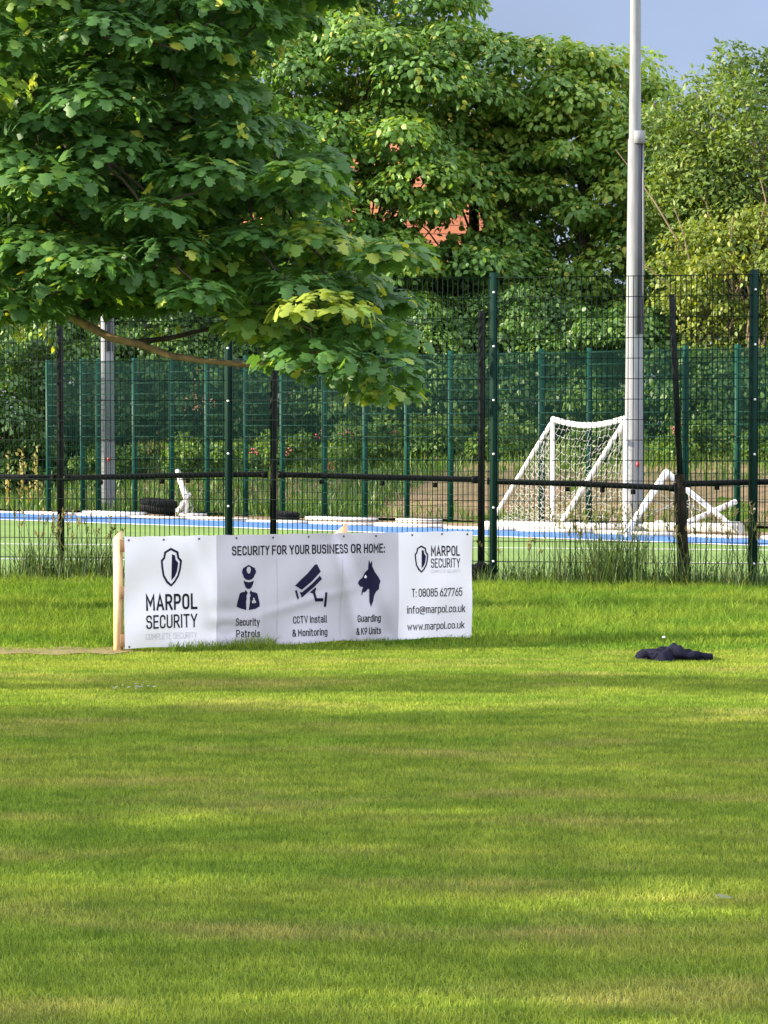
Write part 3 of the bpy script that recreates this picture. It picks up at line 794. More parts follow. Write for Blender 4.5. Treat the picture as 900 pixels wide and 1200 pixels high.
# narrow engineering lettering drawn as strokes: each glyph is a list of centre lines (x, y[, corner radius])
XH = 0.73
def _rr(x0, y0, x1, y1, r): return [(x0, y0, r), (x0, y1, r), (x1, y1, r), (x1, y0, r), 'c']
r_ = .24; q_ = .22
GL = {
 'A': [[(0, 0), (.29, 1), (.58, 0)], [(.10, .28), (.48, .28)]],
 'B': [[(0, .5), (0, 1), (.48, 1, q_), (.48, .53, q_), (0, .53)], [(0, .53), (.52, .53, q_), (.52, 0, q_), (0, 0), (0, .53)]],
 'C': [[(.5, .74), (.5, 1, r_), (0, 1, r_), (0, 0, r_), (.5, 0, r_), (.5, .26)]],
 'E': [[(.46, 1), (0, 1), (0, 0), (.46, 0)], [(0, .52), (.39, .52)]],
 'F': [[(.46, 1), (0, 1), (0, 0)], [(0, .5), (.39, .5)]],
 'G': [[(.5, .76), (.5, 1, r_), (0, 1, r_), (0, 0, r_), (.5, 0, r_), (.5, .46), (.28, .46)]],
 'H': [[(0, 0), (0, 1)], [(.5, 0), (.5, 1)], [(0, .52), (.5, .52)]],
 'I': [[(0, 0), (0, 1)]],
 'K': [[(0, 0), (0, 1)], [(.5, 1), (0, .38)], [(.17, .58), (.52, 0)]],
 'L': [[(0, 1), (0, 0), (.44, 0)]],
 'M': [[(0, 0), (0, 1), (.33, .34), (.66, 1), (.66, 0)]],
 'N': [[(0, 0), (0, 1), (.52, 0), (.52, 1)]],
 'O': [_rr(0, 0, .52, 1, .26)],
 'P': [[(0, 0), (0, 1), (.52, 1, r_), (.52, .43, r_), (0, .43)]],
 'R': [[(0, 0), (0, 1), (.51, 1, r_), (.51, .46, r_), (0, .46)], [(.25, .46), (.54, 0)]],
 'S': [[(.48, .80), (.48, 1, q_), (0, 1, q_), (0, .53, q_), (.50, .53, q_), (.50, 0, q_), (0, 0, q_), (0, .20)]],
 'T': [[(0, 1), (.54, 1)], [(.27, 1), (.27, 0)]],
 'U': [[(0, 1), (0, 0, r_), (.52, 0, r_), (.52, 1)]],
 'V': [[(0, 1), (.28, 0), (.56, 1)]],
 'Y': [[(0, 1), (.28, .45), (.56, 1)], [(.28, .45), (.28, 0)]],
 '0': [_rr(0, 0, .50, 1, .25)],
 '2': [[(0, .78), (0, 1, q_), (.48, 1, q_), (.48, .60, .1), (0, 0), (.50, 0)]],
 '5': [[(.45, 1), (.03, 1), (0, .52), (.12, .62, .05), (.5, .62, q_), (.5, 0, q_), (0, 0, q_), (0, .2)]],
 '6': [_rr(0, 0, .50, .6, .24), [(.36, 1), (.02, .42)]],
 '7': [[(0, .85), (0, 1), (.50, 1), (.16, 0)]],
 '8': [_rr(.02, .54, .48, 1, .21), _rr(0, 0, .5, .54, .23)],
 '9': [_rr(0, .4, .5, 1, .24), [(.14, 0), (.48, .58)]],
 'a': [[(.02, XH), (.40, XH, .15), (.40, 0)], [(.40, .42), (0, .42, .16), (0, 0, .16), (.40, 0)]],
 'c': [[(.40, .50), (.40, XH, .19), (0, XH, .19), (0, 0, .19), (.40, 0, .19), (.40, .22)]],
 'd': [[(.42, 1), (.42, 0)], [(.42, XH), (0, XH, .19), (0, 0, .19), (.42, 0)]],
 'e': [[(0, .38), (.42, .38), (.42, XH, .19), (0, XH, .19), (0, 0, .19), (.40, 0, .15), (.40, .10)]],
 'f': [[(.28, 1), (.10, 1, .1), (.10, 0)], [(-.02, XH), (.26, XH)]],
 'g': [[(.42, XH), (.42, -.26, .18), (.02, -.26)], [(.42, XH), (0, XH, .19), (0, 0, .19), (.42, 0)]],
 'i': [[(0, 0), (0, XH)], [(0, .95), (0, 1.03)]],
 'k': [[(0, 0), (0, 1)], [(.38, XH), (0, .28)], [(.14, .44), (.40, 0)]],
 'l': [[(0, 1), (0, 0, .1), (.12, 0)]],
 'm': [[(0, 0), (0, XH), (.32, XH, .14), (.32, 0)], [(.32, XH - .08), (.36, XH, .05), (.64, XH, .14), (.64, 0)]],
 'n': [[(0, 0), (0, XH), (.42, XH, .19), (.42, 0)]],
 'o': [_rr(0, 0, .42, XH, .20)],
 'p': [[(0, -.27), (0, XH)], [(0, XH), (.42, XH, .19), (.42, 0, .19), (0, 0)]],
 'r': [[(0, 0), (0, XH), (.26, XH, .1), (.27, XH - .08)]],
 's': [[(.36, .58), (.36, XH, .14), (0, XH, .14), (0, .39, .14), (.38, .39, .14), (.38, 0, .14), (0, 0, .14), (0, .14)]],
 't': [[(.10, .95), (.10, 0, .1), (.28, 0)], [(-.02, XH), (.27, XH)]],
 'u': [[(0, XH), (0, 0, .19), (.42, 0, .19), (.42, XH)]],
 'w': [[(0, XH), (.16, 0), (.32, .62), (.48, 0), (.64, XH)]],
 'y': [[(0, XH), (.22, 0)], [(.44, XH), (.14, -.26)]],
 '.': [[(0, 0), (0, .06)]], ':': [[(0, 0), (0, .06)], [(0, .55), (0, .61)]],
 '&': [[(.54, 0), (.06, .74, .12), (.10, 1, .14), (.38, 1, .14), (.38, .68, .12), (0, .42, .14), (0, 0, .18), (.40, 0, .2), (.52, .42)]],
 '@': [[(.56, .56), (.28, .60, .14), (.24, .18, .14), (.52, .20, .12), (.58, .64)], [(.55, .24), (.80, .20, .12), (.82, .88, .30), (0, .88, .34), (0, -.16, .34), (.66, -.16)]],
}
def fillet(path):
    closed = path[-1] == 'c'
    p_ = [np.array(v[:2], float) for v in path if v != 'c']; rr = [(v[2] if len(v) > 2 else 0) for v in path if v != 'c']
    n = len(p_); out = []
    for k in range(n):
        if rr[k] and (closed or 0 < k < n - 1):
            a, b, c = p_[k - 1], p_[k], p_[(k + 1) % n]
            u_, w_ = nrm(a - b), nrm(c - b)
            la = np.linalg.norm(a - b) * (.5 if (closed or k > 1) and rr[k - 1] else 1); lc = np.linalg.norm(c - b) * (.5 if rr[(k + 1) % n] else 1)
            d = min(rr[k], la, lc)
            for t in np.linspace(0, 1, 7):
                out.append((b + u_ * d) * (1 - t) ** 2 + 2 * t * (1 - t) * (b + (u_ + w_) * d * .06) + t * t * (b + w_ * d))
        else: out.append(p_[k])
    q = [out[0]]
    for v in out[1:]:
        if np.linalg.norm(v - q[-1]) > 1e-4: q.append(v)
    if closed and np.linalg.norm(q[0] - q[-1]) < 1e-4: q.pop()
    return np.array(q), closed
def text_bm(body, wt):
    """wt: stroke weight in cap heights"""
    bm = bmesh.new(); x = 0.0; level = 0
    for ch in body:
        if ch == ' ': x += .30; continue
        paths = GL[ch]; wmax = 0
        for path in paths:
            q, closed = fillet(path); n = len(q)
            wmax = max(wmax, q[:, 0].max())
            if closed: d0 = nrm(q - np.roll(q, 1, 0)); d1 = nrm(np.roll(q, -1, 0) - q)
            else:
                d = nrm(q[1:] - q[:-1]); d0 = np.vstack([d[:1], d]); d1 = np.vstack([d, d[-1:]])
            nn = nrm(np.column_stack([-(d0 + d1)[:, 1], (d0 + d1)[:, 0]]))
            cosh = np.clip((nn * np.column_stack([-d0[:, 1], d0[:, 0]])).sum(1), .42, 1)
            off = nn * (wt / 2 / cosh)[:, None]
            if not closed: q = q.copy(); q[0] -= d1[0] * wt / 2 * (0.999 if len(paths) == 1 or True else 0); q[-1] += d0[-1] * wt / 2
            zl = (level % 4) * 0.00012; level += 1
            A = [bm.verts.new((x + v[0], v[1], zl)) for v in q + off]; B = [bm.verts.new((x + v[0], v[1], zl)) for v in q - off]
            for k in range(n if closed else n - 1):
                e_ = (k + 1) % n; bm.faces.new((A[k], B[k], B[e_], A[e_]))
        x += wmax + wt + (.13 if ch in 'MARPOLSECUTYFNBHIGKV' else .11)
    bmesh.ops.recalc_face_normals(bm, faces=bm.faces[:])
    return bm
def lettering(body, px0, px1, ytop, ybase, mat, parent, bold=0.14, name="lettering"):
    """cap height spans ytop..ybase at the middle of the word"""
    s0, s1 = to_banner(px0, ybase)[0], to_banner(px1, ybase)[0]
    xm = (px0 + px1) / 2
    h0, h1 = to_banner(xm, ybase)[1], to_banner(xm, ytop)[1]
    bm = text_bm(body, bold)
    xa = min(v.co.x for v in bm.verts); xb = max(v.co.x for v in bm.verts)
    for v in bm.verts:
        v.co.x = s0 + (v.co.x - xa) / (xb - xa) * (s1 - s0)
        v.co.y = h0 + (v.co.y + bold / 2) / (1 + bold) * (h1 - h0)
    return print_on(name, bm, M[mat], parent)
def poly_print(name, loops, f, mat, parent, off=0.0022):
    """loops: pixel polygons, f: pixel -> photo pixel"""
    bm = bmesh.new()
    for lp_ in loops:
        vs_ = []
        for p_ in lp_:
            s, h = to_banner(*f(p_)); vs_.append(bm.verts.new((s, h, 0)))
        es_ = [bm.edges.new((vs_[k], vs_[(k + 1) % len(vs_)])) for k in range(len(vs_))]
        bmesh.ops.triangle_fill(bm, edges=es_, use_beauty=True, use_dissolve=False)
    return print_on(name, bm, M[mat], parent, off)
def ring_print(name, outer, inner, f, mat, parent):
    bm = bmesh.new(); n = len(outer)
    a = [bm.verts.new((*to_banner(*f(p_)), 0)) for p_ in outer]
    b = [bm.verts.new((*to_banner(*f(p_)), 0)) for p_ in inner]
    for k in range(n): bm.faces.new((a[k], a[(k + 1) % n], b[(k + 1) % n], b[k]))
    return print_on(name, bm, M[mat], parent)

lettering("MARPOL", 170.8, 231.8, 696.0, 714.8, 'ink', sh_l, 0.19)
lettering("SECURITY", 170.2, 231.8, 720.0, 736.0, 'ink', sh_l, 0.155)
lettering("COMPLETE SECURITY", 170.0, 231.0, 741.5, 748.6, 'pale_ink', sh_l, 0.07)
lettering("SECURITY FOR YOUR BUSINESS OR HOME:", 271.5, 451.0, 638.3, 649.3, 'ink', sh_m, 0.19)
for body, a, b, y0_, y1_ in (("Security", 276.8, 302.6, 724.3, 733.2), ("Patrols", 277.5, 303.2, 738.0, 746.6), ("CCTV Install", 343.2, 384, 721.6, 730.2),
                           ("& Monitoring", 341.8, 384.2, 736.8, 745.2), ("Guarding", 418, 446.2, 720.2, 728.6), ("& K9 Units", 416.2, 447, 735.0, 743.4)):
    lettering(body, a, b, y0_, y1_, 'ink', sh_m, 0.165)
lettering("MARPOL", 506.0, 538.8, 639.6, 651.6, 'ink', sh_r, 0.18)
lettering("SECURITY", 505.6, 539.2, 654.2, 665.2, 'ink', sh_r, 0.14)
lettering("COMPLETE SECURITY", 505.4, 539.2, 667.4, 671.2, 'pale_ink', sh_r, 0.07)
lettering("T: 08085 627765", 482.6, 541.6, 689.2, 699.0, 'ink', sh_r, 0.14)
lettering("info@marpol.co.uk", 477.2, 545.6, 709.2, 718.2, 'ink', sh_r, 0.13)
lettering("www.marpol.co.uk", 477.2, 545.2, 729.0, 737.6, 'ink', sh_r, 0.13)
# shield emblem
SH = [(480, 178), (545, 212), (552, 262), (578, 290), (570, 370), (555, 430), (525, 482), (487, 522), (445, 488), (412, 430), (400, 360), (392, 290), (416, 262), (422, 215)]
cx_, cy_ = 485, 345
SHI = [(480, 200), (527, 224), (536, 270), (560, 300), (553, 368), (540, 422), (514, 468), (487, 500), (456, 470), (427, 422), (416, 358), (409, 300), (430, 272), (438, 226)]
SHC = [(488, 235), (514, 245), (522, 285), (545, 312), (536, 385), (520, 430), (488, 468)]
f1 = lambda p_: (136 + p_[0] / 7.5, 618 + p_[1] / 7.5)
ring_print("shield_emblem", SH, SHI, f1, 'navy', sh_l)
poly_print("shield_half", [SHC], f1, 'navy', sh_l)
f2 = lambda p_: (485.8 + (p_[0] - 392) / 186 * 17.0, 639.0 + (p_[1] - 178) / 344 * 32.3)
ring_print("shield_emblem", SH, SHI, f2, 'navy', sh_r)
poly_print("shield_half", [SHC], f2, 'navy', sh_r)
# guard
f3 = lambda p_: (270 + p_[0] / 17.14, 650 + p_[1] / 17.14)
G1 = [(220, 330), (240, 270), (355, 200), (475, 265), (500, 320), (495, 375), (478, 395), (455, 455), (410, 498), (355, 508), (300, 495), (260, 455), (238, 392), (222, 370)]
G2 = [(255, 518), (300, 540), (355, 550), (410, 542), (462, 518), (440, 600), (410, 665), (380, 685), (335, 685), (300, 655), (272, 580)]
G3 = [(300, 705), (345, 765), (318, 815), (325, 880), (312, 930), (322, 1112), (220, 1085), (130, 1045), (150, 920), (185, 775), (230, 752), (285, 745)]
G4 = [(405, 705), (375, 765), (398, 815), (380, 870), (388, 930), (362, 1112), (470, 1085), (560, 1035), (562, 970), (520, 775), (480, 752), (425, 745)]
poly_print("guard_emblem", [G1, G2, G3, G4], f3, 'navy', sh_m)
poly_print("cap_badge", [[(355, 238), (385, 250), (398, 300), (385, 360), (355, 380), (325, 355), (310, 300), (328, 250)]], f3, 'pale_ink', sh_m, 0.0036)
poly_print("chest_badge", [[(455, 855), (474, 882), (462, 902), (495, 930), (485, 965), (425, 970), (420, 930), (448, 902), (436, 882)]], f3, 'pale_ink', sh_m, 0.0036)
# camera
f4 = lambda p_: (336 + p_[0] / 16.07, 650 + p_[1] / 16.07)
poly_print("camera_emblem", [
    [(145, 580), (400, 345), (535, 185), (575, 182), (640, 318), (470, 510), (290, 662)],
    [(245, 695), (290, 712), (470, 560), (625, 395), (662, 458), (520, 610), (290, 812)],
    [(145, 678), (182, 660), (235, 815), (202, 848)],
    [(440, 712), (545, 618), (562, 640), (540, 700), (568, 818), (690, 820), (690, 880), (540, 884), (500, 735)],
    [(722, 705), (762, 710), (752, 985), (708, 982)]], f4, 'navy', sh_m)
# dog
f5 = lambda p_: (410 + p_[0] / 17.14, 650 + p_[1] / 17.14)
poly_print("dog_emblem", [[(375, 105), (395, 140), (410, 185), (430, 130), (442, 130), (450, 230), (500, 340), (570, 440), (612, 530), (585, 610), (578, 690), (530, 730), (490, 820), (470, 940), (420, 1050), (395, 940), (405, 700), (380, 685),
                         (340, 740), (300, 765), (275, 745), (262, 815), (242, 800), (262, 700), (285, 655), (220, 640), (170, 575), (200, 520), (270, 460), (310, 360), (368, 295)]], f5, 'navy', sh_m)
poly_print("dog_eye", [[(325, 402), (352, 440), (345, 475), (305, 470), (300, 450)]], f5, 'vinyl', sh_m, 0.0036)
# dividers, seam, eyelets
for px in (324.5, 399.3):
    s, h1 = to_banner(px, 655); _, h0 = to_banner(px, 745)
    bm = bmesh.new()
    bm.faces.new([bm.verts.new(v) for v in ((s - .002, h0, 0), (s + .002, h0, 0), (s + .002, h1, 0), (s - .002, h1, 0))])
    print_on("divider_line", bm, M['pale_ink'], sh_m)
ey = [(150.5, 633, sh_l), (192, 632.5, sh_l), (233.5, 631.5, sh_l), (277, 630.5, sh_m), (320, 630, sh_m), (362, 629, sh_m), (404, 628.5, sh_m), (440, 628, sh_m), (483, 627, sh_r), (519, 626, sh_r), (547, 626, sh_r), (151, 758, sh_l)]
for px, py, par in ey:
    s, h = to_banner(px, py); bm = bmesh.new()
    bmesh.ops.create_circle(bm, cap_ends=True, segments=12, radius=0.0075)
    for v in bm.verts: v.co = (v.co.x + s, v.co.y + h, 0)
    print_on("eyelet", bm, M['eyelet'], par)
# timber frame behind
def fr(s, h, d): return O + es * s - en * d + np.array((0, 0, h))
ang = rad(-38)                                             # the end stake is turned to the left
ca, sa = math.cos(ang), math.sin(ang)
tw = es * ca + en * (-sa) * -1
m = MB()
c = fr(-0.021, 0, 0.092)
side = np.array((es[0] * ca - es[1] * sa, es[0] * sa + es[1] * ca, 0))
front = np.cross((0, 0, 1.0), side)
wv, dvv = 0.052, 0.045
def stake(mb, c, z0, zl, zr, side, w, d):
    fr_ = np.cross(np.array((0, 0, 1.0)), side)
    V = []
    for z in (None,):
        pass
    for i, j in ((-1, -1), (1, -1), (1, 1), (-1, 1)): V.append(c + side * i * w / 2 + fr_ * j * d / 2 + np.array((0, 0, z0)))
    for i, j in ((-1, -1), (1, -1), (1, 1), (-1, 1)): V.append(c + side * i * w / 2 + fr_ * j * d / 2 + np.array((0, 0, zl if i < 0 else zr)))
    mb.add(V, [[(0, 3, 2, 1), (4, 5, 6, 7), (0, 1, 5, 4), (1, 2, 6, 5), (2, 3, 7, 6), (3, 0, 4, 7)]])
stake(m, c, -0.05, 0.765, 0.815, side, wv, dvv)
m.build("stake", M['wood'], bt)
m = MB(); sm = to_banner(404, 625)[0]
stake(m, fr(sm, 0, 0.078), -0.05, 0.775, 0.845, es, 0.085, 0.04); m.build("stake", M['wood'], bt)
m = MB(); stake(m, fr(LEN - 0.06, 0, 0.078), -0.05, 0.75, 0.77, es, 0.07, 0.04); m.build("stake", M['wood'], bt)
for h in (0.715, 0.395, 0.065):
    MB().box(fr(-0.020, h, 0.038), fr(LEN - 0.02, h, 0.036), 0.085, 0.022, side=(0, 0, 1)).build("batten", M['wood_end'], bt)
# grass growing against the foot of the banner
p = []
for (s0, s1, n, hmx) in ((0.30, 0.75, 260, 0.10), (0.75, 1.05, 220, 0.13), (0.28, LEN, 900, 0.055), (1.5, 1.9, 120, 0.07)):
    s = R.uniform(s0, s1, n); d = R.uniform(0.01, 0.14, n)
    q = O[None] + s[:, None] * es + d[:, None] * en
    p.append(np.column_stack([q[:, :2], R.uniform(0.4, 1.0, n) * hmx]))
p = np.concatenate(p)
blades("banner_foot_grass", p[:, :2], p[:, 2], R.uniform(0.004, 0.008, len(p)), 1.0, M['verge'], R, -0.01)

# ================================================================== JACKET
jb = G(747, 772); je = G(835.5, 772)
prof_x = np.array([0, .03, .06, .12, .17, .24, .33, .45, .53, .59, .70, .84, .97, 1.0])
prof_h = np.array([.3, 4.5, 6.5, 6, 10, 10.5, 11.5, 12, 15.6, 13, 7.8, 5, 3.6, .3]) / 178
nu, nv = 130, 60
uu, vv = np.meshgrid(np.linspace(0, 1, nu), np.linspace(-1, 1, nv))
wid = 0.17 * (np.sin(np.pi * np.clip(uu * 0.94 + 0.03, 0, 1)) ** 0.5) * (1 + 0.22 * np.sin(uu * 9 + vv))
hgt = 0.86 * np.interp(uu, prof_x, prof_h) * np.clip(1 - np.abs(vv) ** 2.6, 0, 1) ** 0.7
tri = lambda v: 1 - 2 * np.abs((v % 1.0) - 0.5)                # sharp creases
fold = 0.022 * (tri(uu * 3.1 + vv * 0.55 + 0.15 * np.sin(uu * 9)) - .5) + 0.014 * (tri(uu * 5.3 - vv * 0.9) - .5) + 0.010 * (tri(vv * 1.7 + uu * 2.2) - .5) + 0.006 * (tri(uu * 11 + vv * 2.3) - .5)
hgt = np.maximum(hgt + fold * np.clip(hgt / 0.035, 0, 1), 0.0) + 0.004
V = np.stack([jb[0] + (je[0] - jb[0]) * uu, jb[1] + 0.10 + vv * wid + 0.02 * np.sin(uu * 14), hgt], -1).reshape(-1, 3)
i, j = np.meshgrid(np.arange(nv - 1), np.arange(nu - 1), indexing='ij'); a = (i * nu + j).ravel()
Q = np.column_stack([a, a + 1, a + nu + 1, a + nu])
Vb = V.copy(); Vb[:, 2] = -0.004
m = MB().add(V, [Q]).add(Vb, [Q[:, ::-1]])
edge = np.concatenate([np.arange(nu), np.arange(nu - 1, nu * nv, nu)[1:], np.arange(nu * nv - 1, nu * (nv - 1) - 1, -1)[1:], np.arange(nu * (nv - 1), -1, -nu)[1:-1]])
m.F.setdefault(4, []).append(np.column_stack([edge, np.roll(edge, -1), np.roll(edge, -1) + nu * nv, edge + nu * nv])[:, ::-1])
jk = thing("jacket", "crumpled dark navy jacket dropped on the lawn at right", "jacket", (jb + je) / 2)
m.build("body", M['cloth'], jk, smooth=True)
sl = MB()
t = np.linspace(0, 1, 12)
a0 = jb + np.array((0.02, 0.0, 0.02)); 
sl.tube([a0 + np.array((0.16 * s, -0.01 - 0.03 * math.sin(3 * s), 0.004 + 0.008 * math.sin(9 * s))) for s in t], [0.018 + 0.008 * math.sin(13 * s) for s in t], 10)
sl.build("sleeve", M['cloth'], jk, smooth=True)
sl = MB(); a0 = je + np.array((-0.26, 0.02, 0.04))
sl.tube([a0 + np.array((0.25 * s, -0.05 - 0.02 * math.sin(4 * s), -0.022 * s + 0.006 * math.sin(12 * s))) for s in t], [0.032 - 0.012 * s + 0.005 * math.sin(15 * s) for s in t], 10)
sl.build("sleeve", M['cloth'], jk, smooth=True)

# small things on the lawn
def one_leaf(px, py, size, label):
    b = G(px, py) + np.array((0, 0, 0.028))
    o = build_leaves("fallen_leaf", (b[None], np.array([[0.1, -.25, .96]]), nrm(np.array([[1, .05, 0.02]])), np.array([size]), np.array([0.5])), NARROW * np.array((1, 1.6)), LM['litter'], None, R)
    tag(o, label, "leaf")
one_leaf(836, 1060, 0.07, "single pale dry leaf lying on the mown lawn at lower right")
q = G(778, 753) + np.array((0, 0, 0.035))
cl = MB()
for k in range(14):
    d = nrm(R.normal(size=3)); d[2] = abs(d[2])
    cl.tube([q, q + d * 0.013], [0.006, 0.003], 6)
tag(cl.build("clover_flower", M['white']), "small white flower head in the grass behind the jacket", "flower")
cr_ = MB()
for k in range(16):
    q = G(R.choice((132, 150, 158, 172, 188)) + R.normal(0, 7), 805 + R.normal(0, 1.6), 0.016)
    cr_.box(q, q + np.array((R.uniform(.006, .02), R.normal(0, .006), .002)), 0.004, 0.003)
tag(cr_.build("chalk_crumbs", M['whitestuff']), kind='stuff')

# ================================================================== TALL GRASS AT THE FENCE FOOT
def tall_patch(px0, px1, n, hmin, hmax, rng):
    px = rng.uniform(px0, px1, n)
    x = np.array([fence_x(v) for v in px]); y = Zf(x) + rng.normal(-0.02, 0.16, n)
    return np.column_stack([x, y]), rng.uniform(hmin, hmax, n)
XY, HH = [], []
for a, b, n, h0, h1 in ((-40, 960, 2600, .10, .26), (20, 140, 330, .2, .50), (80, 130, 130, .3, .62), (20, 50, 60, .3, .55), (560, 640, 120, .15, .35),
                        (650, 700, 160, .25, .50), (690, 790, 230, .25, .66), (790, 930, 260, .22, .52), (695, 750, 170, .4, .80), (715, 735, 90, .3, .6), (590, 660, 90, .2, .42)):
    q, h = tall_patch(a, b, n, h0, h1, R); XY.append(q); HH.append(h)
XY = np.concatenate(XY); HH = np.concatenate(HH)
blades("tall_grass", XY, HH, R.uniform(0.006, 0.011, len(XY)), 0.75, LM['stalk'], R, -0.01, tint=np.clip(R.normal(.35, .2, len(XY)), 0, .75))
# seed heads on thin stems
sm_ = MB(); C, Nn, T, S, tt = [], [], [], [], []
for a, b, n, h0, h1 in ((25, 135, 40, .45, .72), (650, 930, 75, .5, .82), (690, 760, 26, .6, .85), (585, 650, 8, .3, .5)):
    q, h = tall_patch(a, b, n, h0, h1, R)
    for (x, y), hh_ in zip(q, h):
        le = R.normal(0, 0.12, 2)
        p0, p2 = np.array((x, y, 0)), np.array((x + le[0], y + le[1] * .4, hh_))
        pts = bezier(p0, p2, 0.08 * hh_, 6); sm_.tube(pts, [.003, .003, .003, .0025, .002, .0015], 4, False)
        for k in range(9):
            s = pts[-1] * (1 - k * .035) + pts[-3] * (k * .035)
            C.append(s); d = nrm(np.array((R.normal(0, .5), R.normal(0, .5), 0.9))); T.append(d)
            nn = R.normal(size=3); Nn.append(nrm(nn - d * nn.dot(d))); S.append(0.05); tt.append(R.uniform(.6, 1))
me_t = LM['stalk']
o = sm_.build("grass_stems", me_t, kind='stuff')
at_ = o.data.attributes.new("tint", 'FLOAT', 'POINT'); at_.data.foreach_set("value", np.full(len(o.data.vertices), 0.62, np.float32))
build_leaves("grass_seed_heads", (np.array(C), np.array(Nn), np.array(T), np.array(S), np.array(tt)), NARROW, LM['stalk'], None, R, 'stuff')

# ================================================================== TREES
def spaced(c, dmin):
    keep_ = []
    for v in c:
        if all(np.sum(((v - k)[:3] * np.array((1, 1, 1.35))) ** 2) > dmin * dmin for k in keep_): keep_.append(v)
    return np.array(keep_)
def tree(name, label, cat, base, clumps, count, size, shape, lm, trunk_r, trunk_top, rng, flat=0.6, bark='bark', group=None, droop=0.6, up=0.36, yellow=0.04, tint_mid=0.45,
         gaps=None, spread=0.34, limb_r=0.05, under=-0.25, every=1):
    base = np.array(base, float)
    t = thing(name, label, cat, base, group)
    if trunk_top is not None:
        tt_ = np.array(trunk_top, float)
        n = 8
        pts = bezier(base - np.array((0, 0, .1)), tt_, 0.0, n, 0.05, rng)
        MB().tube(pts, np.linspace(trunk_r, trunk_r * 0.35, n), 10).build("trunk", M[bark], t, smooth=True)
        lb = MB()
        for c in clumps[::every]:
            # from the trunk, somewhat below the clump
            f = np.clip((c[2] - base[2]) / (tt_[2] - base[2]) * 0.75 - 0.05, 0.12, 0.95)
            s = pts[int(f * (n - 1))]
            L = np.linalg.norm(c[:3] - s)
            lb.tube(bezier(s, c[:3], 0.10 * L, 7, 0.03, rng), np.linspace(limb_r * min(1, 0.35 + L * .12), 0.008, 7), 6, False)
        lb.build("limbs", M[bark], t, smooth=True, kind='stuff')
    parts = clump_leaves(clumps, count, size, rng, droop=droop, flat=flat, yellow=yellow, tint_mid=tint_mid, up=up, spread=spread, under=under)
    if gaps is not None:
        q = proj(parts[0]); k = np.ones(len(q), bool)
        for gx, gy, gr_, pr in gaps:
            k &= ~((np.hypot(q[:, 0] - gx, (q[:, 1] - gy)) < gr_) & (rng.random(len(q)) < pr))
        parts = tuple(v[k] for v in parts)
    build_leaves("crown", parts, shape, lm, t, rng)
    return t
def ell_clumps(n, c, r, rng, rad_, shell=0.55, zmin=None):
    """clumps spread through an ellipsoid, most of them near its surface"""
    d = nrm(rng.normal(size=(n, 3)))
    k = shell + (1 - shell) * rng.random((n, 1)) ** 0.7
    p_ = np.array(c) + d * k * np.array(r) * (1 + 0.10 * np.sin(d[:, :1] * 7 + d[:, 2:] * 5))
    if zmin is not None: p_ = p_[p_[:, 2] > zmin]
    return np.column_stack([p_, rad_ * (0.65 + 0.7 * rng.random(len(p_)))])

# ---- the near sycamore: its trunk stands left of the frame, its low limbs reach in
rt = np.random.default_rng(5)
poly = [(-1400, -900), (420, -900), (405, -25), (375, 25), (290, 45), (262, 90), (300, 140), (372, 180), (378, 225), (345, 258), (395, 292), (476, 300), (478, 322),
        (455, 345), (468, 400), (472, 440), (448, 474), (415, 470), (385, 440), (330, 414), (295, 395), (262, 368), (215, 360), (160, 374), (110, 364), (60, 378), (20, 366), (-20, 378), (-1400, 350)]
TB = np.array((-5.2, 18.4, 0))
cand = np.column_stack([rt.uniform(-9.5, 0.5, 30000), rt.uniform(15.6, 21.0, 30000), rt.uniform(1.5, 9.5, 30000)])
e = ((cand - np.array((-4.6, 18.4, 5.4))) / np.array((5.3, 3.0, 4.4)))
qq = proj(cand)
cand = cand[((e ** 2).sum(1) < 1) | ((qq[:, 0] > -60) & (qq[:, 1] > -60) & (cand[:, 1] < 18.6) & (cand[:, 1] > 16.2))]
q = proj(cand)
cand = cand[in_poly(q, poly)]; q = proj(cand)
vis = (q[:, 0] > -60) & (q[:, 1] > -60)
inf = cand[vis]; outf = cand[~vis]
# keep clumps apart so that there are layers with dark gaps between them
def thin(pts, dmin, nmax):
    keep_ = []
    for p_ in pts:
        if all(((p_ - k) * np.array((1, .8, 1.25))) @ ((p_ - k) * np.array((1, .8, 1.25))) > dmin * dmin for k in keep_):
            keep_.append(p_)
            if len(keep_) >= nmax: break
    return np.array(keep_)
inf = thin(inf, 0.38, 380); outf = outf[(outf[:, 2] > 4.2) | (outf[:, 0] > -3.6)]; outf = thin(outf, 1.15, 60)
cl_in = np.column_stack([inf, 0.30 + 0.16 * rt.random(len(inf))])
cl_out = np.column_stack([outf, 0.45 + 0.25 * rt.random(len(outf))])
near_t = thing("sycamore_tree", "broad-leaved sycamore whose low leafy limbs hang across the upper left", "tree", TB)
tp_ = bezier(TB - np.array((0, 0, .1)), TB + np.array((0.3, 0, 7.0)), 0, 10, 0.05, rt)
MB().tube(tp_, np.linspace(0.30, 0.10, 10), 14).build("trunk", M['bark'], near_t, smooth=True)
lb = MB()
nodes = np.concatenate([cl_in[:, :3], cl_out[:, :3]])
axis_d = lambda v: np.linalg.norm((v - np.array((TB[0] + .2, TB[1], 5.2))) * np.array((1, 1, .6)), axis=-1)
dd = axis_d(nodes)
for k, c in enumerate(nodes):
    nearer = np.where(dd < dd[k] - 0.15)[0]
    if len(nearer):
        g = nearer[np.argmin(np.linalg.norm(nodes[nearer] - c, axis=1))]; s = nodes[g]
    else: s = tp_[6]
    L = np.linalg.norm(c - s)
    lb.tube(bezier(s, c, 0.08 * L, 6, 0.02, rt), np.linspace(0.008 + 0.020 * max(0, 1 - dd[k] / 6), 0.006, 6), 6, False)
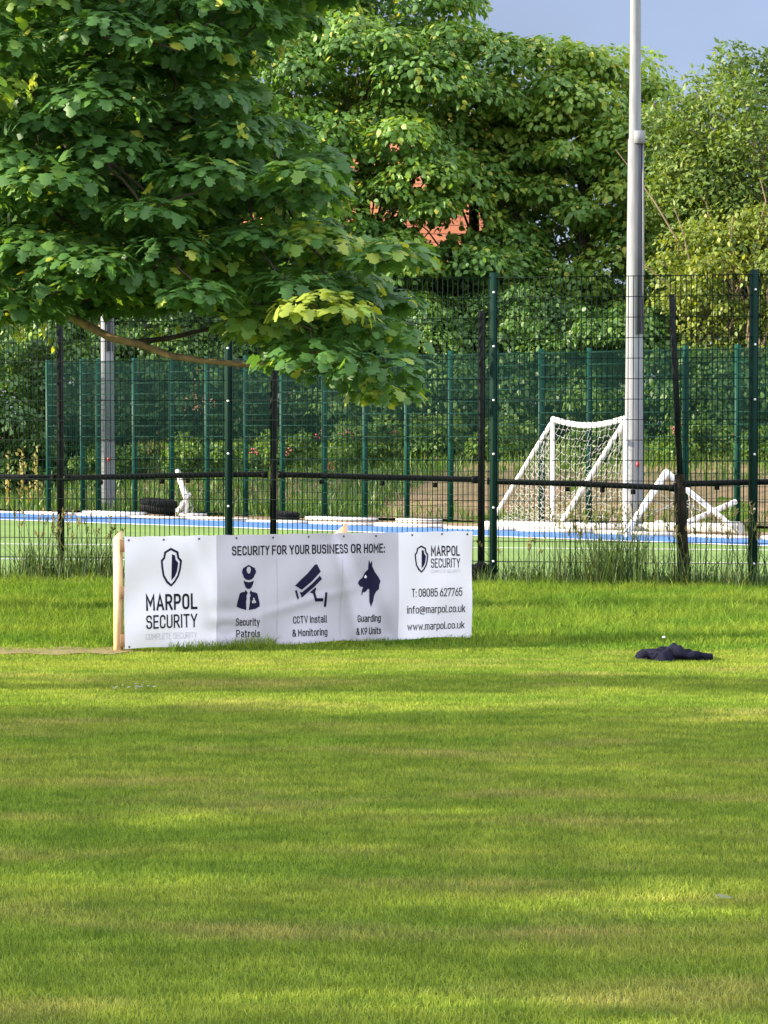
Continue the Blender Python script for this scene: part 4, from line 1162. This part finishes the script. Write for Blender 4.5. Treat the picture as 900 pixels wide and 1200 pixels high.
lb.build("limbs", M['bark'], near_t, smooth=True, kind='stuff')
yl = 17.6
low = [P(-60, 300, yl + 1.0), P(40, 345, yl + .5), P(95, 378, yl + .1), P(130, 396, yl), P(165, 404, yl), P(200, 417, yl), P(240, 423, yl - .1), P(290, 428, yl - .2), P(335, 424, yl - .3), P(380, 410, yl - .3)]
lo = MB().tube([tp_[4]] + low, [0.07, 0.045, .036, .033, .031, .029, .027, .024, .020, .016, .010], 8).build("low_limb", M['bark_sunlit'], near_t, smooth=True)
lo["label"] = "bare limb with sunlight put into its paler bark colour"
MB().tube([P(150, 402, yl), P(200, 396, yl + .2), P(250, 384, yl + .4), P(300, 360, yl + .5)], [.024, .020, .016, .010], 7).build("low_limb", M['bark'], near_t, smooth=True)
pi = clump_leaves(cl_in, 135, 0.099, rt, droop=0.95, up=0.45, flat=0.5, yellow=0.02, tint_mid=0.40, spread=0.22, under=0.0)
sunlit_young = (rt.random(len(cl_in)) < 0.2)[np.repeat(np.arange(len(cl_in)), 135)]            # random paler clumps: sunlit leaf patches and fresh shoots put into the tint
pi[4][sunlit_young] = np.clip(pi[4][sunlit_young] + 0.34 * rt.random(sunlit_young.sum()) + 0.1, 0, 0.93)
po_ = clump_leaves(cl_out, 46, 0.17, rt, droop=0.7, flat=0.6, yellow=0.02)
q = proj(pi[0])
poly2 = [(-90, -90), (455, -90), (440, 15), (330, 62), (300, 92), (345, 135), (408, 185), (408, 230), (395, 268), (510, 288), (512, 315), (496, 345), (508, 448), (474, 480), (442, 502), (412, 498), (330, 448), (280, 420), (262, 386), (150, 383), (-90, 388)]
k = in_poly(q, poly2)
pi = tuple(v[k] for v in pi)
build_leaves("crown", tuple(np.concatenate([a_, b_]) for a_, b_ in zip(pi, po_)), MAPLE, LM['near'], near_t, rt)
# hanging winged seeds
C, Nn, T, S, tt = [], [], [], [], []
for c in cl_in[rt.choice(len(cl_in), 70)]:
    b = c[:3] + np.array((rt.normal(0, .15), rt.normal(-.12, .1), -c[3] * .55))
    for k in range(9):
        d = nrm(np.array((rt.normal(0, .4), rt.normal(0, .4), -1))); nn = rt.normal(size=3)
        C.append(b + np.array((rt.normal(0, .02), rt.normal(0, .02), -.012 * k))); T.append(d); Nn.append(nrm(nn - d * nn.dot(d))); S.append(.05); tt.append(rt.uniform(.85, 1))
build_leaves("seed_bunches", (np.array(C), np.array(Nn), np.array(T), np.array(S), np.array(tt)), OVATE, LM['near'], near_t, rt, 'stuff')

# ---- the trees beyond the far fence
GAPS = [(552, 250, 13, .97), (538, 262, 13, .97), (561, 262, 9, .95), (521, 272, 9, .9), (508, 278, 12, .96), (499, 270, 7, .95), (488, 211, 9, .95), (498, 217, 7, .9), (540, 285, 6, .9), (475, 262, 5, .9), (412, 190, 8, .6), (408, 262, 8, .7), (548, 218, 9, .8), (525, 300, 9, .8), (460, 172, 7, .8), (555, 130, 7, .7), (505, 118, 6, .7), (528, 138, 6, .7), (440, 240, 8, .8)]
GR = "trees beyond the green fence"
def gz(x, y): return float(bank_h(x, y))
rt = np.random.default_rng(21)
x, y = -0.5, 49.0
cl = np.concatenate([ell_clumps(150, (x, y, 7.6), (3.2, 2.6, 4.7), rt, 0.95), ell_clumps(36, (x - .3, y - .9, 8.3), (1.8, 0.8, 2.0), rt, 0.8), ell_clumps(70, (x + .2, y - 1.2, 4.2), (3.0, 1.6, 1.9), rt, 0.7)])
cl = spaced(cl, 0.62)
tree("sycamore_tree", "tall dense sycamore beyond the green fence, orange roof showing through its right side", "tree", (x, y, gz(x, y)), cl, 470, 0.15, OVATE, LM['far'], 0.26, (x + .2, y, 10.5), rt, group=GR, gaps=GAPS, yellow=0.05, every=7)
rt = np.random.default_rng(22)
x, y = 4.5, 50.0
cl = np.concatenate([ell_clumps(120, (x - .2, y, 6.2), (2.3, 2.2, 3.9), rt, 0.85), ell_clumps(40, (x - .6, y - 1.5, 3.9), (2.6, 0.8, 1.3), rt, 0.6), ell_clumps(34, (x - 1.0, y - .3, 8.9), (1.2, 1.2, 1.7), rt, 0.6), ell_clumps(40, (x + 1.0, y, 5.4), (1.4, 1.5, 3.6), rt, 0.65)])
cl = spaced(cl, 0.60)
tree("sycamore_tree", "bushy yellow-green tree directly left of the tall light pole", "tree", (x, y, gz(x, y)), cl, 460, 0.15, OVATE, LM['far'], 0.22, (x, y, 9.0), rt, group=GR, gaps=GAPS, yellow=0.09, tint_mid=0.66, every=3)
rt = np.random.default_rng(23)
x, y = 2.1, 52.0
cl = ell_clumps(100, (x, y, 6.4), (1.8, 2.0, 4.3), rt, 0.85)
cl = spaced(cl, 0.60)
tree("sycamore_tree", "darker green tree set back between its two taller bushy neighbours", "tree", (x, y, gz(x, y)), cl, 420, 0.15, OVATE, LM['far'], 0.22, (x, y, 9.0), rt, group=GR, gaps=GAPS, yellow=0.02, tint_mid=0.30, every=3)
rt = np.random.default_rng(24)
x, y = -6.2, 51.0
cl = np.concatenate([ell_clumps(120, (x, y, 7.0), (3.0, 2.6, 5.0), rt, 0.9), ell_clumps(60, (x + .6, y - .8, 4.2), (3.2, 1.6, 2.0), rt, 0.7)])
tree("sycamore_tree", "tall tree at far left showing through the near sycamore's leaves", "tree", (x, y, gz(x, y)), cl, 200, 0.16, OVATE, LM['far'], 0.25, (x, y, 10), rt, group=GR, gaps=GAPS, yellow=0.03, every=3)
rt = np.random.default_rng(29)
x, y = -10.6, 52.0
cl = ell_clumps(130, (x, y, 5.6), (2.8, 2.2, 5.2), rt, 0.9)
tree("sycamore_tree", "leafy tree at the far left edge, seen low behind the fence", "tree", (x, y, gz(x, y)), cl, 220, 0.16, OVATE, LM['far'], 0.25, (x, y, 9), rt, group=GR, yellow=0.02, tint_mid=.3, every=5)
# feathery bush-tree right of the pole
rt = np.random.default_rng(25)
x, y = 7.9, 47.0
cl = np.concatenate([ell_clumps(150, (x, y, 6.4), (2.3, 1.9, 3.1), rt, 0.62), ell_clumps(36, (x - 1.3, y - .4, 5.6), (1.0, 1.0, 2.0), rt, 0.5)])
wt = tree("willow_tree", "feathery light green tree with bare pale stems, right of the tall light pole", "tree", (x, y, gz(x, y)), cl, 260, 0.15, NARROW * np.array((1, 1.8)), LM['willow'], 0.12, (x + .1, y, 7.8), rt, group=GR, bark='twig', droop=-0.5, up=0.35, spread=0.6, flat=0.95, yellow=0.03, every=2, limb_r=.045, under=-.7)
sb = MB()
for k in range(44):
    a = np.array((x + rt.normal(0, .9), y - 2.0 + rt.normal(0, .3), 2.2 + rt.random())); b = a + np.array((rt.normal(-.2, .9), rt.normal(-.5, .3), 1.6 + 2.6 * rt.random()))
    sb.tube(bezier(a, b, 0.3, 8, 0.06, rt), np.linspace(.032, .010, 8), 6, False)
sb.build("bare_stems", M['twig'], wt, smooth=True, kind='stuff')
# yellow hedge below it
rt = np.random.default_rng(26)
x, y = 7.5, 44.8
cl = np.concatenate([ell_clumps(90, (x, y, 4.4), (2.1, 1.2, 1.5), rt, 0.5), ell_clumps(40, (x + .6, y, 3.0), (1.9, 1.0, 1.4), rt, 0.45)])
hb = tree("golden_shrub", "large golden yellow shrub standing below the feathery tree at right", "shrub", (x, y, gz(x, y)), cl, 190, 0.10, OVATE, LM['yellow'], 0.09, (x, y, 4.6), rt, bark='twig', flat=0.75, spread=0.5, yellow=0.04, every=2, limb_r=.04)
sb = MB()
for k in range(26):
    a = np.array((x + rt.normal(.3, .6), y - .5 + rt.normal(0, .3), 1.2 + .6 * rt.random())); b = a + np.array((rt.normal(.2, 1.0), rt.normal(-.5, .2), 0.5 + 1.6 * rt.random()))
    sb.tube(bezier(a, b, 0.25, 8, 0.06, rt), np.linspace(.03, .008, 8), 6, False)
sb.build("bare_stems", M['twig'], hb, smooth=True, kind='stuff')
# purple-leaved tree far behind
rt = np.random.default_rng(27)
x, y = 8.9, 68.0
cl = ell_clumps(60, (x, y, 9.6), (1.6, 1.6, 2.3), rt, 0.6)
tree("copper_beech", "dark purple-leaved tree peeping out behind the treetops right of the pole", "tree", (x, y, gz(x, y)), cl, 110, 0.16, OVATE, LM['purple'], 0.2, (x, y, 10), rt, every=3)
# shrubs along the top of the bank
SH_ = [(-10.2, 46.6, 2.0, 3.2, "dark shrub cut by the left edge of the view"), (-8.3, 46.2, 2.0, 3.4, "dark bushy shrub at the far left edge behind the green fence"), (-6.1, 47.6, 1.7, 3.1, "dark green shrub behind the left light pole"), (-4.2, 47.2, 1.6, 3.1, "mid green shrub behind the fence above the black tyre"),
       (-2.2, 47.4, 1.6, 3.0, "leafy dark shrub behind the fence above the banner's left half"), (-0.4, 46.8, 1.5, 2.7, "shaded shrub under the tall dense sycamore"), (1.4, 46.8, 1.5, 2.8, "shaded dark shrub left of the goal behind the fence"),
       (3.2, 46.4, 1.6, 2.8, "dark leafy shrub behind the white goal"), (5.0, 45.4, 1.5, 2.6, "dark shrub behind the tall light pole"), (6.9, 44.2, 1.5, 1.5, "low dark shrub at the foot of the golden shrub")]
for k, (x, y, rx, h, lab) in enumerate(SH_):
    rt = np.random.default_rng(40 + k)
    z0 = gz(x, y)
    cl = ell_clumps(95, (x, y, z0 + h * .5), (rx, 1.1, h * .62), rt, 0.45, 0.5, z0)
    tree("dark_shrub", lab, "shrub", (x, y, z0), cl, 215, 0.115, OVATE, LM['dark'], 0.05, (x, y, z0 + h * .8), rt, group="shrubs on the bank", flat=0.8, yellow=0.02, every=4, limb_r=.03, spread=.5)
# sunlit plants lower on the bank, some with pink flowers
PL = [(-5.6, 45.2, .9, .8, 0, "low green plant on the bank right of the left light pole"), (-3.6, 44.6, .9, .9, 0, "bright green plant on the bank above the tyre"), (-2.0, 44.2, .8, .8, 3, "green rose bush with pink flowers, leftmost of the flowering bushes"),
      (-0.4, 43.6, .9, .9, 4, "green rose bush with scattered pink flowers behind the banner's middle"), (1.0, 43.4, .8, .9, 2, "rose bush with few pink flowers left of the stone stub"), (2.3, 43.0, .8, .8, 0, "bright green weed clump on the bank right of the stone stub"),
      (4.0, 42.0, .9, .8, 0, "green plant on the bank seen through the goal net"), (5.8, 40.9, .8, .75, 2, "leafy green plant with pink flower right of the tall pole"), (7.2, 40.0, .9, .7, 0, "bright leafy plant at the right edge behind the fence")]
for k, (x, y, r_, h, nf, lab) in enumerate(PL):
    rt = np.random.default_rng(70 + k)
    z0 = gz(x, y)
    cl = ell_clumps(36, (x, y, z0 + h * .4), (r_, .6, h * .5), rt, 0.22, 0.3, z0 - .05)
    t_ = tree("flowering_bush" if nf else "green_plant", lab, "bush" if nf else "plant", (x, y, z0), cl, 90, 0.085, OVATE, LM['bank'], 0.02, (x, y, z0 + h * .6), rt, group="plants on the sunny bank", flat=0.9, every=3, limb_r=.012, spread=.6, droop=0.1)
    if nf:
        fl = MB()
        for s in range(nf):
            c = np.array((x, y, z0 + h * .4)) + nrm(rt.normal(size=3) * np.array((1, 1, .8)) + np.array((0, -.8, .4))) * np.array((r_ * 1.1, .75, h * .62))
            for v in range(11):
                d = nrm(rt.normal(size=3) + np.array((0, -.6, .6)))
                e_ = c + rt.normal(size=3) * np.array((.07, .03, .04))
                fl.tube([e_, e_ + d * .026], [.007, .016], 6)
        fl.build("blossom", M['pink'], t_, kind='stuff')
# yellow flower spikes left
rt = np.random.default_rng(90)
C, Nn, T, S, tt = [], [], [], [], []
for k in range(9):
    x = rt.uniform(-7.4, -6.7); y = 43.7 + rt.normal(0, .25); z0 = gz(x, y); h = rt.uniform(.5, 1.25)
    for s in np.linspace(.2, 1, 16):
        C.append(np.array((x + rt.normal(0, .02), y, z0 + h * s))); d = nrm(np.array((rt.normal(0, .6), rt.normal(0, .6), .8))); nn = rt.normal(size=3)
        T.append(d); Nn.append(nrm(nn - d * nn.dot(d))); S.append(.09); tt.append(rt.random())
o = build_leaves("flower_spikes", (np.array(C), np.array(Nn), np.array(T), np.array(S), np.array(tt)), OVATE, LM['stakes'], None, rt, 'stuff')
# weeds and grass over the bank and the earth strip
n = 30000
U = R.uniform(-6, 20, n); W_ = np.concatenate([R.uniform(0.1, 1.4, n // 4), R.uniform(3.0, 10, n - n // 4)])
k = R.random(n) < np.where(W_ < 2, 0.22, 1)
U, W_ = U[k], W_[k]
X = FA[0] + fdir[0] * U + fnor[0] * W_; Y = FA[1] + fdir[1] * U + fnor[1] * W_
blades("bank_weeds", np.column_stack([X, Y, bank_h(X, Y)]), R.uniform(.10, .38, len(X)), R.uniform(.015, .03, len(X)), 0.9, LM['bank'], R, tint=np.clip(R.normal(.55, .22, len(X)), 0, 1))

# the left part of the bank is overgrown down to the pitch
n = 9000
U = R.uniform(-6, 6.8, n); W_ = R.uniform(0.15, 4.0, n)
X = FA[0] + fdir[0] * U + fnor[0] * W_; Y = FA[1] + fdir[1] * U + fnor[1] * W_
blades("bank_grass", np.column_stack([X, Y, bank_h(X, Y)]), R.uniform(.10, .42, n), R.uniform(.02, .035, n), 0.9, LM['dark'], R, tint=np.clip(R.normal(.62, .2, n), 0, 1))
# ================================================================== HOUSE BEHIND THE TREES
hx0, hx1, hy, hd = -8.0, 3.2, 60.0, 8.0
z0 = gz(0, 60)
hs = thing("brick_house", "red brick house with orange tiled roof glimpsed through the trees", "house", ((hx0 + hx1) / 2, hy, z0))
ez, rz = 5.4, 10.6
w = MB()
V = [(hx0, hy, z0), (hx1, hy, z0), (hx1, hy + hd, z0), (hx0, hy + hd, z0), (hx0, hy, ez), (hx1, hy, ez), (hx1, hy + hd, ez), (hx0, hy + hd, ez), (hx0, hy + hd / 2, rz - .1), (hx1, hy + hd / 2, rz - .1)]
w.add(V, [[(0, 1, 5, 4), (2, 3, 7, 6)], [(1, 2, 6, 9, 5), (3, 0, 4, 8, 7)]]).build("wall", M['brick'], hs)
ro = MB()
for s in (-1, 1):
    ya, yb_ = (hy - .4, hy + hd / 2) if s < 0 else (hy + hd + .4, hy + hd / 2)
    a, b, c, d = (hx0 - .3, ya, ez - .25), (hx1 + .3, ya, ez - .25), (hx1 + .3, yb_, rz), (hx0 - .3, yb_, rz)
    up_ = np.array((0, 0, .12))
    V = [np.array(v) for v in (a, b, c, d)] + [np.array(v) + up_ for v in (a, b, c, d)]
    ro.add(V, [[(0, 1, 2, 3), (4, 5, 6, 7), (0, 1, 5, 4), (1, 2, 6, 5), (3, 0, 4, 7)]])
ro = ro.build("roof", M['tile'], hs)
MB().box((-4.5, hy + hd / 2, rz - .6), (-4.5, hy + hd / 2, rz + 1.3), 0.9, 0.6).build("chimney", M['brick'], ro)
M['glass'] = plain("window_glass", (0.03, 0.04, 0.05), 0.1, 0.1, 1)
for wx in (-6.3, -3.4, -0.6, 1.6):
    for wz in (2.5, 4.6):
        wf = MB().box((wx, hy - .03, wz - .6), (wx, hy - .03, wz + .6), 1.2, 0.06).build("window", M['white'], hs)
        MB().box((wx, hy - .065, wz - .52), (wx, hy - .065, wz + .52), 1.02, 0.01).build("pane", M['glass'], wf)
MB().box((0.5, hy - .03, z0), (0.5, hy - .03, z0 + 2.05), 0.95, 0.06).build("door", M['green_paint'], hs)
# ================================================================== TREES LEFT OF THE LAWN (outside the frame): they streak the grass with shade
rt = np.random.default_rng(131)
def shade_clumps(n, ya, yb, ha, hb_):
    X = rt.uniform(-4.5, 4.5, n); Y = rt.uniform(ya, yb, n); H = rt.uniform(ha, hb_, n)
    P_ = np.column_stack([X, Y, np.zeros(n)]) - np.array(SUN_D)[None] * (H / math.sin(SUN_EL))[:, None]
    return np.column_stack([P_, 0.26 + 0.16 * rt.random(n), X])
cat_ = lambda *a: np.concatenate(a)
def left_of(c, x): return c[c[:, 4] < x]
for cl, lab in ((cat_(shade_clumps(96, 2.6, 5.2, 3.2, 5.5), shade_clumps(92, 5.95, 8.4, 3.2, 5.5), left_of(shade_clumps(30, 5.2, 5.9, 3.2, 5.5), -0.2)), "broad leafy tree left of the lawn, nearest the camera, shading the grass"),
                (cat_(shade_clumps(135, 8.8, 11.85, 3.2, 5.5), shade_clumps(20, 8.3, 8.9, 3.2, 5.5)), "broad leafy tree left of the lawn shading its middle"),
                (shade_clumps(34, 12.95, 13.4, 3.0, 4.6), "slim leafy tree left of the lawn shading the grass before the banner")):
    cl = cl[:, :4]
    c = cl[:, :3].mean(0)
    tree("park_tree", lab, "tree", (c[0], c[1], 0), cl, 60, 0.17, OVATE, LM['shade'], 0.2, (c[0], c[1], c[2] + 1), rt, group="trees left of the lawn", every=3)
